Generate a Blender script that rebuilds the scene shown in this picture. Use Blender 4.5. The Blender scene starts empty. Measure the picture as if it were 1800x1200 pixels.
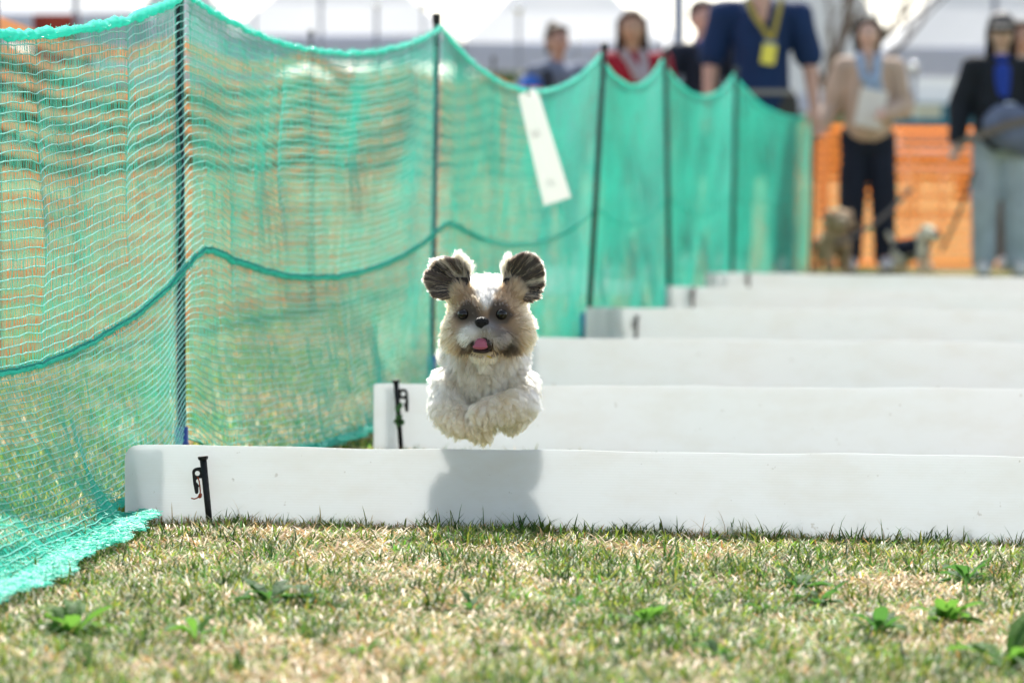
import bpy, bmesh, math, random
import numpy as np
from mathutils import Vector, Matrix, Euler, kdtree

random.seed(7)
rng = np.random.default_rng(11)
C = bpy.context.scene
R = math.radians
PI = math.pi

# ------------------------------------------------------------------ camera
F = 10000.0            # focal length in pixels of the 1800 px wide photograph (200 mm lens)
CAMZ = 0.706
TH = math.atan(333.0 / F)
cam_d = bpy.data.cameras.new('camera')
cam = bpy.data.objects.new('camera', cam_d)
C.collection.objects.link(cam)
cam.location = (0, 0, CAMZ)
cam.rotation_euler = (R(90) - TH, 0, 0)
cam_d.lens = 200.0
cam_d.sensor_width = 36.0
cam_d.clip_start = 0.1
cam_d.clip_end = 3000
cam_d.dof.use_dof = True
cam_d.dof.focus_distance = 10.55
cam_d.dof.aperture_fstop = 6.6
C.camera = cam

# ------------------------------------------------------------------ light
SUN_EL, SUN_AZ = 46.5, -2.0      # azimuth measured from straight ahead (+Y), positive to the right
w = bpy.data.worlds.new('World')
C.world = w
w.use_nodes = True
nt = w.node_tree
bg = nt.nodes['Background']
sky = nt.nodes.new('ShaderNodeTexSky')
sky.sky_type = 'NISHITA'
sky.sun_disc = False
sky.sun_elevation = R(SUN_EL)
sky.sun_rotation = R(SUN_AZ)
sky.altitude = 0
sky.air_density = 1.0
sky.dust_density = 0.6
sky.ozone_density = 1.0
hs = nt.nodes.new('ShaderNodeHueSaturation')      # thin high cloud: a paler blue all over
hs.inputs['Saturation'].default_value = 0.5
nt.links.new(sky.outputs[0], hs.inputs['Color'])
nt.links.new(hs.outputs[0], bg.inputs[0])
bg.inputs[1].default_value = 0.12
sd = bpy.data.lights.new('sun', 'SUN')
sd.energy = 5.0
sd.angle = R(0.6)
sd.color = (1.0, 0.95, 0.86)
sun = bpy.data.objects.new('sun', sd)
C.collection.objects.link(sun)
sdir = Vector((math.sin(R(SUN_AZ)) * math.cos(R(SUN_EL)), math.cos(R(SUN_AZ)) * math.cos(R(SUN_EL)), math.sin(R(SUN_EL))))
sun.rotation_euler = sdir.to_track_quat('Z', 'Y').to_euler()
sun.location = sdir * 50
C.view_settings.view_transform = 'Standard'
C.view_settings.look = 'None'
C.view_settings.gamma = 1
C.view_settings.use_curve_mapping = False
C.view_settings.exposure = 1.1
C.cycles.max_bounces = 14
C.cycles.diffuse_bounces = 6
C.cycles.glossy_bounces = 6
C.cycles.transmission_bounces = 12
C.cycles.transparent_max_bounces = 24
C.cycles.use_adaptive_sampling = False
C.cycles.caustics_reflective = False
C.cycles.caustics_refractive = False
try:
    C.cycles.use_denoising = True
except Exception:
    pass
try:
    C.cycles_curves.shape = 'RIBBONS'
except Exception:
    pass


# ------------------------------------------------------------------ helpers
def at(px, py, Y):
    """world point at distance Y that the photograph shows at pixel (px, py)"""
    c = (px - 900.0) / F
    e = (600.0 - py) / F
    dy = math.cos(TH) + e * math.sin(TH)
    dz = -math.sin(TH) + e * math.cos(TH)
    k = Y / dy
    return Vector((c * k, Y, CAMZ + dz * k))


def mat(name, col, rough=0.6, metal=0.0, trans=0.0, tcol=None, bump=0.0, bscale=60.0, var=0.0, vscale=8.0, attr=None, spec=0.4, coat=0.0):
    m = bpy.data.materials.new(name)
    m.use_nodes = True
    t = m.node_tree
    b = t.nodes['Principled BSDF']
    out = t.nodes['Material Output']
    b.inputs['Roughness'].default_value = rough
    b.inputs['Metallic'].default_value = metal
    b.inputs['Specular IOR Level'].default_value = spec
    b.inputs['Coat Weight'].default_value = coat
    b.inputs['Base Color'].default_value = (*col, 1)
    tc = t.nodes.new('ShaderNodeTexCoord')
    src = None
    if attr:
        a = t.nodes.new('ShaderNodeAttribute')
        a.attribute_name = attr
        src = a.outputs['Color']
        t.links.new(src, b.inputs['Base Color'])
    elif var > 0:
        n = t.nodes.new('ShaderNodeTexNoise')
        n.inputs['Scale'].default_value = vscale
        n.inputs['Detail'].default_value = 5
        t.links.new(tc.outputs['Object'], n.inputs['Vector'])
        r = t.nodes.new('ShaderNodeValToRGB')
        lo = [max(0, c * (1 - var)) for c in col]
        hi = [min(1, c * (1 + var)) for c in col]
        r.color_ramp.elements[0].position = 0.3
        r.color_ramp.elements[1].position = 0.7
        r.color_ramp.elements[0].color = (*lo, 1)
        r.color_ramp.elements[1].color = (*hi, 1)
        t.links.new(n.outputs[0], r.inputs[0])
        src = r.outputs[0]
        t.links.new(src, b.inputs['Base Color'])
    if bump > 0:
        n2 = t.nodes.new('ShaderNodeTexNoise')
        n2.inputs['Scale'].default_value = bscale
        n2.inputs['Detail'].default_value = 4
        t.links.new(tc.outputs['Object'], n2.inputs['Vector'])
        bp = t.nodes.new('ShaderNodeBump')
        bp.inputs['Strength'].default_value = bump
        bp.inputs['Distance'].default_value = 0.01
        t.links.new(n2.outputs[0], bp.inputs['Height'])
        t.links.new(bp.outputs[0], b.inputs['Normal'])
    if trans > 0:
        tr = t.nodes.new('ShaderNodeBsdfTranslucent')
        tr.inputs[0].default_value = (*(tcol or col), 1)
        if src and not tcol:
            t.links.new(src, tr.inputs[0])
        mx = t.nodes.new('ShaderNodeMixShader')
        mx.inputs[0].default_value = trans
        t.links.new(b.outputs[0], mx.inputs[1])
        t.links.new(tr.outputs[0], mx.inputs[2])
        t.links.new(mx.outputs[0], out.inputs[0])
    return m


def tag(o, label=None, cat=None, group=None, kind=None):
    if label:
        o['label'] = label
    if cat:
        o['category'] = cat
    if group:
        o['group'] = group
    if kind:
        o['kind'] = kind
    return o


def empty(name, loc, label=None, cat=None, group=None):
    o = bpy.data.objects.new(name, None)
    o.empty_display_size = 0.05
    C.collection.objects.link(o)
    o.location = loc
    return tag(o, label, cat, group)


def link(name, me, m, parent=None):
    o = bpy.data.objects.new(name, me)
    C.collection.objects.link(o)
    if m is not None:
        if len(me.materials) == 0:
            me.materials.append(m)
    if parent is not None:
        o.parent = parent
    return o


def origin_of(p):
    v = Vector((0, 0, 0))
    while p is not None:
        v += p.location
        p = p.parent
    return v


def fromnp(name, V, Fq, m, parent=None, smooth=True, col=None, world=True):
    """mesh from numpy vertices and a (n,3) or (n,4) face array; vertices in world space are moved to the parent's frame"""
    V = np.asarray(V, dtype=np.float32).reshape(-1, 3)
    if parent is not None and world:
        V = V - np.array(origin_of(parent), dtype=np.float32)
    Fq = np.asarray(Fq, dtype=np.int32)
    k = Fq.shape[1]
    me = bpy.data.meshes.new(name)
    me.vertices.add(len(V))
    me.vertices.foreach_set('co', V.ravel())
    me.loops.add(Fq.size)
    me.loops.foreach_set('vertex_index', Fq.ravel())
    me.polygons.add(len(Fq))
    me.polygons.foreach_set('loop_start', np.arange(0, Fq.size, k, dtype=np.int32))
    try:
        me.polygons.foreach_set('loop_total', np.full(len(Fq), k, dtype=np.int32))
    except Exception:
        pass
    me.polygons.foreach_set('use_smooth', np.full(len(Fq), bool(smooth), dtype=bool))
    me.update(calc_edges=True)
    if col is not None:
        a = me.attributes.new('Col', 'FLOAT_COLOR', 'POINT')
        c4 = np.ones((len(V), 4), dtype=np.float32)
        c4[:, :3] = col
        a.data.foreach_set('color', c4.ravel())
    return link(name, me, m, parent)


def frombm(name, bm, m, parent=None, smooth=False, world=True, bevel=0.0):
    if bevel > 0:
        bmesh.ops.bevel(bm, geom=[e for e in bm.edges], offset=bevel, segments=2, affect='EDGES', clamp_overlap=True)
    if parent is not None and world:
        bmesh.ops.translate(bm, verts=bm.verts, vec=-origin_of(parent))
    bmesh.ops.recalc_face_normals(bm, faces=bm.faces)
    me = bpy.data.meshes.new(name)
    bm.to_mesh(me)
    bm.free()
    if smooth:
        me.polygons.foreach_set('use_smooth', np.ones(len(me.polygons), dtype=bool))
    return link(name, me, m, parent)


def add_box(bm, c, s, rot=None):
    r = bmesh.ops.create_cube(bm, size=1.0)
    M = Matrix.Translation(c) @ (rot.to_4x4() if rot else Matrix.Identity(4)) @ Matrix.Diagonal((*s, 1))
    bmesh.ops.transform(bm, matrix=M, verts=r['verts'])
    return r['verts']


def add_ell(bm, c, r, seg=16, rot=None):
    q = bmesh.ops.create_uvsphere(bm, u_segments=seg, v_segments=max(6, seg // 2 + 2), radius=1.0)
    M = Matrix.Translation(c) @ (rot.to_4x4() if rot else Matrix.Identity(4)) @ Matrix.Diagonal((*r, 1))
    bmesh.ops.transform(bm, matrix=M, verts=q['verts'])
    return q['verts']


def add_rod(bm, a, b, r0, r1=None, seg=12):
    a, b = Vector(a), Vector(b)
    d = b - a
    r1 = r0 if r1 is None else r1
    q = bmesh.ops.create_cone(bm, cap_ends=True, segments=seg, radius1=r0, radius2=r1, depth=d.length)
    M = Matrix.Translation((a + b) / 2) @ d.to_track_quat('Z', 'Y').to_matrix().to_4x4()
    bmesh.ops.transform(bm, matrix=M, verts=q['verts'])
    return q['verts']


def tubes(P, rad, sides=3, phase=None):
    """P: (n,k,3) polylines -> verts, quads of thin tubes; rad scalar or (n,k)"""
    P = np.asarray(P, dtype=np.float64)
    n, k, _ = P.shape
    T = np.empty_like(P)
    T[:, 1:-1] = P[:, 2:] - P[:, :-2]
    T[:, 0] = P[:, 1] - P[:, 0]
    T[:, -1] = P[:, -1] - P[:, -2]
    T /= np.linalg.norm(T, axis=2, keepdims=True) + 1e-12
    ref = np.where(np.abs(T[..., 2:3]) > 0.8, np.array([1.0, 0.2, 0]), np.array([0, 0.0, 1.0]))
    A = np.cross(T, ref)
    A /= np.linalg.norm(A, axis=2, keepdims=True) + 1e-12
    B = np.cross(T, A)
    rr = np.broadcast_to(np.asarray(rad, dtype=np.float64), (n, k))[..., None]
    rings = []
    for s in range(sides):
        a = 2 * PI * s / sides + (0.0 if phase is None else phase)
        rings.append(P + rr * (A * math.cos(a) + B * math.sin(a)))
    V = np.stack(rings, axis=2).reshape(-1, 3)
    i = np.arange(n)[:, None, None]
    j = np.arange(k - 1)[None, :, None]
    s = np.arange(sides)[None, None, :]
    s2 = (s + 1) % sides
    base = (i * k + j) * sides
    q = np.stack([base + s, base + s2, base + sides + s2, base + sides + s], axis=-1).reshape(-1, 4)
    return V, q


def _h(ix, iy, seed):
    v = np.sin(ix * 127.1 + iy * 311.7 + seed * 74.7) * 43758.5453
    return v - np.floor(v)


def vn(x, y, seed=0):
    """smooth value noise in 0..1"""
    x = np.asarray(x, dtype=np.float64)
    y = np.asarray(y, dtype=np.float64)
    ix, iy = np.floor(x), np.floor(y)
    fx, fy = x - ix, y - iy
    fx = fx * fx * (3 - 2 * fx)
    fy = fy * fy * (3 - 2 * fy)
    a = _h(ix, iy, seed) * (1 - fx) + _h(ix + 1, iy, seed) * fx
    b = _h(ix, iy + 1, seed) * (1 - fx) + _h(ix + 1, iy + 1, seed) * fx
    return a * (1 - fy) + b * fy


def fbm(x, y, seed=0, oct=4):
    s, a, t = 0, 0.5, 0
    for o in range(oct):
        s = s + a * vn(x * 2 ** o, y * 2 ** o, seed + o)
        t += a
        a *= 0.5
    return s / t


_ico = None


def blob(parts, voxel, smooth=6, deci=None, factor=0.5, disp=None):
    """one continuous skin grown round tapered limbs ('c', p0, r0, p1, r1) and ellipsoids ('e', centre, radii)"""
    bm = bmesh.new()
    for p in parts:
        if p[0] == 'e':
            add_ell(bm, p[1], p[2], 18, p[3] if len(p) > 3 else None)
        else:
            tb = bmesh.new()
            for cpt, r in ((p[1], p[2]), (p[3], p[4])):
                q = bmesh.ops.create_icosphere(tb, subdivisions=2, radius=r)
                bmesh.ops.translate(tb, verts=q['verts'], vec=Vector(cpt))
            hv = bmesh.ops.convex_hull(tb, input=tb.verts)
            junk = [e for e in hv['geom_interior'] if isinstance(e, bmesh.types.BMVert)]
            bmesh.ops.delete(tb, geom=junk, context='VERTS')
            tm = bpy.data.meshes.new('t')
            tb.to_mesh(tm)
            tb.free()
            bm.from_mesh(tm)
            bpy.data.meshes.remove(tm)
    me = bpy.data.meshes.new('t')
    bm.to_mesh(me)
    bm.free()
    ob = bpy.data.objects.new('t', me)
    C.collection.objects.link(ob)
    md = ob.modifiers.new('r', 'REMESH')
    md.mode = 'VOXEL'
    md.voxel_size = voxel
    md.use_smooth_shade = True
    if smooth:
        ms = ob.modifiers.new('s', 'SMOOTH')
        ms.factor = factor
        ms.iterations = smooth
    if deci:
        mdx = ob.modifiers.new('d', 'DECIMATE')
        mdx.ratio = deci
    dg = bpy.context.evaluated_depsgraph_get()
    dg.update()
    out = bpy.data.meshes.new_from_object(ob.evaluated_get(dg))
    bpy.data.objects.remove(ob)
    bpy.data.meshes.remove(me)
    if disp:
        amp, sc, seed = disp
        n = len(out.vertices)
        co = np.empty(n * 3, dtype=np.float32)
        no = np.empty(n * 3, dtype=np.float32)
        out.vertices.foreach_get('co', co)
        out.vertices.foreach_get('normal', no)
        co = co.reshape(-1, 3)
        no = no.reshape(-1, 3)
        d = fbm(co[:, 0] * sc + co[:, 1] * sc * 0.7, co[:, 2] * sc * 0.8 - co[:, 1] * sc * 0.5, seed, 3) - 0.5
        co += no * (d * amp)[:, None]
        out.vertices.foreach_set('co', co.ravel())
        out.update()
    out.polygons.foreach_set('use_smooth', np.ones(len(out.polygons), dtype=bool))
    out.materials.clear()
    return out


def prism(name, loops, depth, m, parent, M, bevel=0.0):
    """flat outline (first loop) with holes (other loops) as a solid plate; M places the local xy-plane in the world"""
    cu = bpy.data.curves.new(name, 'CURVE')
    cu.dimensions = '2D'
    cu.fill_mode = 'BOTH'
    cu.extrude = depth / 2
    cu.bevel_depth = bevel
    for lp in loops:
        s = cu.splines.new('POLY')
        s.points.add(len(lp) - 1)
        for i, (x, y) in enumerate(lp):
            s.points[i].co = (x, y, 0, 1)
        s.use_cyclic_u = True
    ob = bpy.data.objects.new('t', cu)
    C.collection.objects.link(ob)
    dg = bpy.context.evaluated_depsgraph_get()
    dg.update()
    me = bpy.data.meshes.new_from_object(ob.evaluated_get(dg))
    bpy.data.objects.remove(ob)
    me.transform(M)
    if parent is not None:
        me.transform(Matrix.Translation(-origin_of(parent)))
    me.materials.clear()
    me.name = name
    return link(name, me, m, parent)


def arc(cx, cy, r, a0, a1, n=8):
    return [(cx + r * math.cos(R(a0 + (a1 - a0) * i / n)), cy + r * math.sin(R(a0 + (a1 - a0) * i / n))) for i in range(n + 1)]


def smoothstep(a, b, x):
    t = np.clip((x - a) / (b - a), 0, 1)
    return t * t * (3 - 2 * t)


# ------------------------------------------------------------------ ground
def gz(x, y):
    x = np.asarray(x, dtype=np.float64)
    y = np.asarray(y, dtype=np.float64)
    fade = np.clip(1.6 - y / 16.0, 0, 1)
    b = (fbm(x * 2.3 + 40, y * 1.7 + 3, 5, 4) - 0.5) * 0.022 * fade
    dip = -0.012 * smoothstep(-0.2, 0.9, x) * smoothstep(18, 12, y)
    lane = -0.016 * smoothstep(-0.62, -0.35, x - 0.115 * (y - 13.64)) * smoothstep(11.1, 11.7, y) * smoothstep(19, 16, y)
    return b * (1 - 0.7 * (lane < -0.004)) + dip + lane


def ground_mat():
    m = bpy.data.materials.new('turf')
    m.use_nodes = True
    t = m.node_tree
    b = t.nodes['Principled BSDF']
    b.inputs['Roughness'].default_value = 0.95
    b.inputs['Specular IOR Level'].default_value = 0.1
    tc = t.nodes.new('ShaderNodeTexCoord')

    def noise(scale, det, rough=0.6):
        n = t.nodes.new('ShaderNodeTexNoise')
        n.inputs['Scale'].default_value = scale
        n.inputs['Detail'].default_value = det
        n.inputs['Roughness'].default_value = rough
        t.links.new(tc.outputs['Object'], n.inputs['Vector'])
        return n.outputs[0]

    def ramp(f, stops):
        r = t.nodes.new('ShaderNodeValToRGB')
        e = r.color_ramp.elements
        while len(e) < len(stops):
            e.new(0.5)
        for i, (p, c) in enumerate(stops):
            e[i].position = p
            e[i].color = (*c, 1)
        t.links.new(f, r.inputs[0])
        return r.outputs[0]

    straw = ramp(noise(55, 6, 0.75), [(0.3, (0.08, 0.05, 0.025)), (0.5, (0.28, 0.19, 0.09)), (0.72, (0.56, 0.43, 0.24))])
    green = ramp(noise(70, 6, 0.75), [(0.32, (0.03, 0.06, 0.015)), (0.55, (0.10, 0.19, 0.04)), (0.75, (0.20, 0.29, 0.08))])
    k = t.nodes.new('ShaderNodeMath')
    k.operation = 'ADD'
    t.links.new(noise(1.1, 6, 0.65), k.inputs[0])
    h = t.nodes.new('ShaderNodeMath')
    h.operation = 'MULTIPLY'
    h.inputs[1].default_value = 0.25
    t.links.new(noise(9, 5, 0.6), h.inputs[0])
    t.links.new(h.outputs[0], k.inputs[1])
    msk = ramp(k.outputs[0], [(0.56, (0, 0, 0)), (0.72, (1, 1, 1))])
    mx = t.nodes.new('ShaderNodeMix')
    mx.data_type = 'RGBA'
    t.links.new(msk, mx.inputs['Factor'])
    t.links.new(straw, mx.inputs['A'])
    t.links.new(green, mx.inputs['B'])
    t.links.new(mx.outputs['Result'], b.inputs['Base Color'])
    bp = t.nodes.new('ShaderNodeBump')
    bp.inputs['Strength'].default_value = 0.8
    bp.inputs['Distance'].default_value = 0.02
    t.links.new(noise(120, 5, 0.8), bp.inputs['Height'])
    t.links.new(bp.outputs[0], b.inputs['Normal'])
    return m


xs = np.unique(np.concatenate([np.linspace(-3.2, 3.2, 129), np.array([-900, -400, -150, -60, -25, -12, -7, -4.5, 4.5, 7, 12, 25, 60, 150, 400, 900.0])]))
ys = np.unique(np.concatenate([np.linspace(5, 22, 341), np.linspace(22, 45, 47), np.array([-60, -10, 0, 3, 55, 70, 90, 130, 200, 400, 900, 2000.0])]))
gx, gy = np.meshgrid(xs, ys, indexing='ij')
GV = np.stack([gx, gy, gz(gx, gy)], axis=-1).reshape(-1, 3)
nx, ny = len(xs), len(ys)
ii, jj = np.meshgrid(np.arange(nx - 1), np.arange(ny - 1), indexing='ij')
b0 = (ii * ny + jj).ravel()
GQ = np.stack([b0, b0 + ny, b0 + ny + 1, b0 + 1], axis=1)
ground = fromnp('ground', GV, GQ, ground_mat())
tag(ground, 'mown field of dry straw-coloured turf with green patches', kind='structure')


# ------------------------------------------------------------------ hurdles
def board_mat(name, col, trw=0.45):
    m = bpy.data.materials.new(name)
    m.use_nodes = True
    t = m.node_tree
    b = t.nodes['Principled BSDF']
    out = t.nodes['Material Output']
    b.inputs['Roughness'].default_value = 0.38
    tc = t.nodes.new('ShaderNodeTexCoord')
    mp = t.nodes.new('ShaderNodeMapping')
    mp.inputs['Scale'].default_value = (6, 6, 14)
    t.links.new(tc.outputs['Object'], mp.inputs['Vector'])
    n = t.nodes.new('ShaderNodeTexNoise')
    n.inputs['Scale'].default_value = 1.3
    n.inputs['Detail'].default_value = 6
    n.inputs['Roughness'].default_value = 0.65
    t.links.new(mp.outputs[0], n.inputs['Vector'])
    r = t.nodes.new('ShaderNodeValToRGB')
    r.color_ramp.elements[0].position = 0.25
    r.color_ramp.elements[0].color = (col[0] * 0.90, col[1] * 0.86, col[2] * 0.80, 1)
    r.color_ramp.elements[1].position = 0.55
    r.color_ramp.elements[1].color = (*col, 1)
    t.links.new(n.outputs[0], r.inputs[0])
    # a few specks of mud
    n3 = t.nodes.new('ShaderNodeTexNoise')
    n3.inputs['Scale'].default_value = 60
    n3.inputs['Detail'].default_value = 2
    t.links.new(tc.outputs['Object'], n3.inputs['Vector'])
    r3 = t.nodes.new('ShaderNodeValToRGB')
    r3.color_ramp.elements[0].position = 0.725
    r3.color_ramp.elements[0].color = (0, 0, 0, 1)
    r3.color_ramp.elements[1].position = 0.78
    r3.color_ramp.elements[1].color = (1, 1, 1, 1)
    t.links.new(n3.outputs[0], r3.inputs[0])
    mx = t.nodes.new('ShaderNodeMix')
    mx.data_type = 'RGBA'
    mx.inputs['B'].default_value = (0.25, 0.2, 0.14, 1)
    t.links.new(r3.outputs[0], mx.inputs['Factor'])
    t.links.new(r.outputs[0], mx.inputs['A'])
    t.links.new(mx.outputs['Result'], b.inputs['Base Color'])
    wv = t.nodes.new('ShaderNodeTexWave')
    wv.wave_type = 'BANDS'
    wv.bands_direction = 'Z'
    wv.inputs['Scale'].default_value = 62
    wv.inputs['Distortion'].default_value = 0.15
    t.links.new(tc.outputs['Object'], wv.inputs['Vector'])
    bp = t.nodes.new('ShaderNodeBump')
    bp.inputs['Strength'].default_value = 0.12
    bp.inputs['Distance'].default_value = 0.001
    t.links.new(wv.outputs[0], bp.inputs['Height'])
    t.links.new(bp.outputs[0], b.inputs['Normal'])
    tr = t.nodes.new('ShaderNodeBsdfTranslucent')
    tr.inputs[0].default_value = (0.845, 0.865, 0.88, 1)
    mix = t.nodes.new('ShaderNodeMixShader')
    mix.inputs[0].default_value = trw
    t.links.new(b.outputs[0], mix.inputs[1])
    t.links.new(tr.outputs[0], mix.inputs[2])
    t.links.new(mix.outputs[0], out.inputs[0])
    return m


M_board = board_mat('white_corrugated_plastic', (0.77, 0.78, 0.785))
M_strip = board_mat('white_plastic_strip', (0.74, 0.76, 0.80), 0.8)
M_black = mat('black_forged_steel', (0.012, 0.012, 0.013), 0.45, 0.3, bump=0.3, bscale=200)
M_rust = mat('rusty_brown_steel', (0.06, 0.028, 0.018), 0.7, 0.2, bump=0.3, bscale=200)
M_cord = mat('rust_red_cord', (0.36, 0.065, 0.025), 0.8)

# left end pixel (x, y of the top edge), distance there; y of the top edge at the right picture border
HUR = [
    ((220, 783), 10.80, 802, 0.150, 'nearest long white hurdle board with black hooked peg and orange cord'),
    ((657, 675), 13.64, 684, 0.150, 'second white hurdle board, directly behind the leaping dog\'s paws'),
    ((885, 589), 17.10, 622, 0.150, 'third white hurdle board, its left end hidden behind the dog'),
    ((1030, 540), 20.40, 567, 0.150, 'fourth white hurdle board beside the blue sleeved pole'),
    ((1172, 502), 23.60, 517, 0.150, 'fifth white hurdle board, second from the far end'),
    ((1240, 478), 26.30, 490, 0.150, 'farthest white hurdle board just before the waiting people'),
]
hurdle_axes = []
for i, ((px, py), Y, yr, hh, lab) in enumerate(HUR):
    a = at(px, py, Y)
    a.z = 0.15
    # distance at which a 15 cm high edge shows at (1800, yr)
    Y2 = Y
    for _ in range(30):
        p = at(1800, yr, Y2)
        Y2 -= (0.15 - p.z) * 6.0 if p.z < 0.15 else -(p.z - 0.15) * 6.0
        Y2 = min(max(Y2, Y - 0.55), Y + 0.3)
    b = at(1800, yr, Y2)
    d = Vector((b.x - a.x, b.y - a.y, 0)).normalized()
    ln = max(2.3, (Vector((b.x - a.x, b.y - a.y, 0))).length + 0.5)
    zend = b.z - 0.15
    hurdle_axes.append((a, d, ln))
    root = empty('hurdle', (a.x, a.y, 0), lab, 'hurdle', 'white hurdle boards across the lane')
    nrm = Vector((d.y, -d.x, 0))      # towards the camera
    # panel: rounded top corners, slight bow along its length, 5 mm thick
    rad = 0.026 if i == 0 else 0.006
    prof = [(0.0, -0.03)] + [(rad - rad * math.cos(R(t)), hh - rad + rad * math.sin(R(t))) for t in (0, 22, 45, 67, 90)]
    nseg = 60
    for k in range(1, nseg):
        prof.append((rad + (ln - 2 * rad) * k / nseg, hh + 0.0012 * math.sin(k * 0.37 + i) + 0.0008 * math.sin(k * 0.91 + 2 * i)))
    prof += [(ln - rad + rad * math.sin(R(t)), hh - rad + rad * math.cos(R(t))) for t in (0, 22, 45, 67, 90)] + [(ln, -0.03)]
    V, Q = [], []
    th = 0.005
    for (s, z) in prof:
        bow = 0.006 * math.sin(s * 1.9 + i * 1.3) * min(1, s * 2)
        drop = (zend if abs(zend) < 0.03 else 0) * s / ln
        for zz in (-0.03, z if z > 0 else -0.029):
            for o in (th / 2, -th / 2):
                p = Vector((a.x, a.y, 0)) + d * s + nrm * (o + bow)
                V.append((p.x, p.y, zz + drop))
    n = len(prof)
    for k in range(n - 1):
        q = k * 4
        r = q + 4
        Q += [(q, r, r + 2, q + 2), (q + 1, q + 3, r + 3, r + 1), (q + 2, r + 2, r + 3, q + 3), (q, q + 1, r + 1, r)]
    Q += [(0, 2, 3, 1), ((n - 1) * 4, (n - 1) * 4 + 1, (n - 1) * 4 + 3, (n - 1) * 4 + 2)]
    fromnp('panel', V, Q, M_board, root, smooth=False)
    # doubled end: a strip riveted to the rear and a narrow fold on the rounded front corner
    off, wid = ((0.014, 0.060) if i != 1 else (0.03, 0.022)) if i < 2 else (0.075, 0.028)
    bm = bmesh.new()
    ang = math.atan2(d.y, d.x)
    rot = Matrix.Rotation(ang, 3, 'Z')
    c = Vector((a.x, a.y, 0)) + d * (off + wid / 2) - nrm * 0.0066
    add_box(bm, (c.x, c.y, 0.067), (wid, 0.004, 0.155), rot)
    frombm('end_strip', bm, M_strip, root)


def front_of(hur, px, gap):
    """distance just in front of a hurdle where the photograph shows pixel column px"""
    a, d, ln = hurdle_axes[hur]
    k = (px - 900.0) / F
    s_ = (k * a.y - a.x) / (d.x - k * d.y)
    return a.y + d.y * s_ - gap


def peg(px, ytop, ybot, hur, label, rust, flip=1, cord=False):
    Y = front_of(hur, (px[0] + px[1]) / 2, 0.022)
    top = at(px[0], ytop, Y)
    bot = at(px[1], ybot, Y)
    up = (top - bot)
    L = up.length
    up.normalize()
    m = M_rust if rust else M_black
    root = empty('tent_peg', (bot.x, bot.y, 0), label, 'tent peg', 'steel pegs holding the hurdles')
    bm = bmesh.new()
    add_rod(bm, bot - up * 0.03, top, 0.0056, 0.0066, 14)
    frombm('shaft', bm, m, root, smooth=True)
    bm = bmesh.new()
    add_rod(bm, top - up * 0.002, top + up * 0.005, 0.009, 0.0105, 18)
    frombm('head', bm, m, root, bevel=0.001)
    # side plate with eye and down-turned hook, drawn at the size of a 14 cm peg
    k = L / 0.142
    lp = [(-0.002, -0.016), (-0.012, -0.0155)] + arc(-0.0145, -0.0245, 0.0085, 100, 180, 6) + \
         [(-0.0230, -0.045), (-0.0215, -0.0605)] + arc(-0.0185, -0.062, 0.003, 200, 350, 6) + \
         [(-0.0145, -0.053), (-0.0125, -0.051), (-0.0155, -0.046)] + arc(-0.0135, -0.0415, 0.0045, 230, 110, 6) + [(-0.0105, -0.036), (-0.002, -0.0365)]
    hole = arc(-0.0135, -0.0265, 0.0052, 0, 345, 16)
    lp = [(x * k * flip, y * k) for x, y in lp]
    hole = [(x * k * flip, y * k) for x, y in hole]
    right = Vector((1, 0, 0))
    right = (right - up * right.dot(up)).normalized()
    nn = right.cross(up)
    Mx = Matrix(((right.x, up.x, nn.x, top.x), (right.y, up.y, nn.y, top.y), (right.z, up.z, nn.z, top.z), (0, 0, 0, 1)))
    prism('hook_plate', [lp, hole], 0.0045, m, root, Mx, 0.0004)
    if cord:
        def q(x, y, z=0.0):
            return Mx @ Vector((x, y, z))
        pts = [q(-0.0135, -0.0325, 0.004), q(-0.0120, -0.037, 0.005), q(-0.0108, -0.048, 0.005), q(-0.0108, -0.060, 0.0045), q(-0.0125, -0.067, 0.004)]
        loop = [q(-0.0135, -0.0325, 0.004), q(-0.0138, -0.0328, -0.004), q(-0.0116, -0.042, -0.003), q(-0.0112, -0.06, 0.003), q(-0.0125, -0.067, 0.004)]
        tail = [q(-0.0125, -0.0675, 0.005), q(-0.0185, -0.0725, 0.006), q(-0.024, -0.0735, 0.005), q(-0.0295, -0.0715, 0.004)]
        V, Q = tubes(np.array([pts]), 0.00115, 8)
        V2, Q2 = tubes(np.array([loop]), 0.00115, 8)
        V3, Q3 = tubes(np.array([tail]), 0.00125, 8)
        cm = fromnp('cord', np.vstack([V, V2, V3]), np.vstack([Q, Q2 + len(V), Q3 + len(V) + len(V2)]), M_cord, root)
        bm = bmesh.new()
        kc = q(-0.0122, -0.0685, 0.0045)
        add_ell(bm, kc, (0.0036, 0.0034, 0.0046), 12)
        add_ell(bm, kc + Vector((0.0014, -0.001, 0.002)), (0.0026, 0.0026, 0.0028), 10)
        add_ell(bm, kc + Vector((-0.001, -0.001, -0.0026)), (0.003, 0.0026, 0.0024), 10)
        frombm('knot', bm, M_cord, root, smooth=True)
    return root


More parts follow.
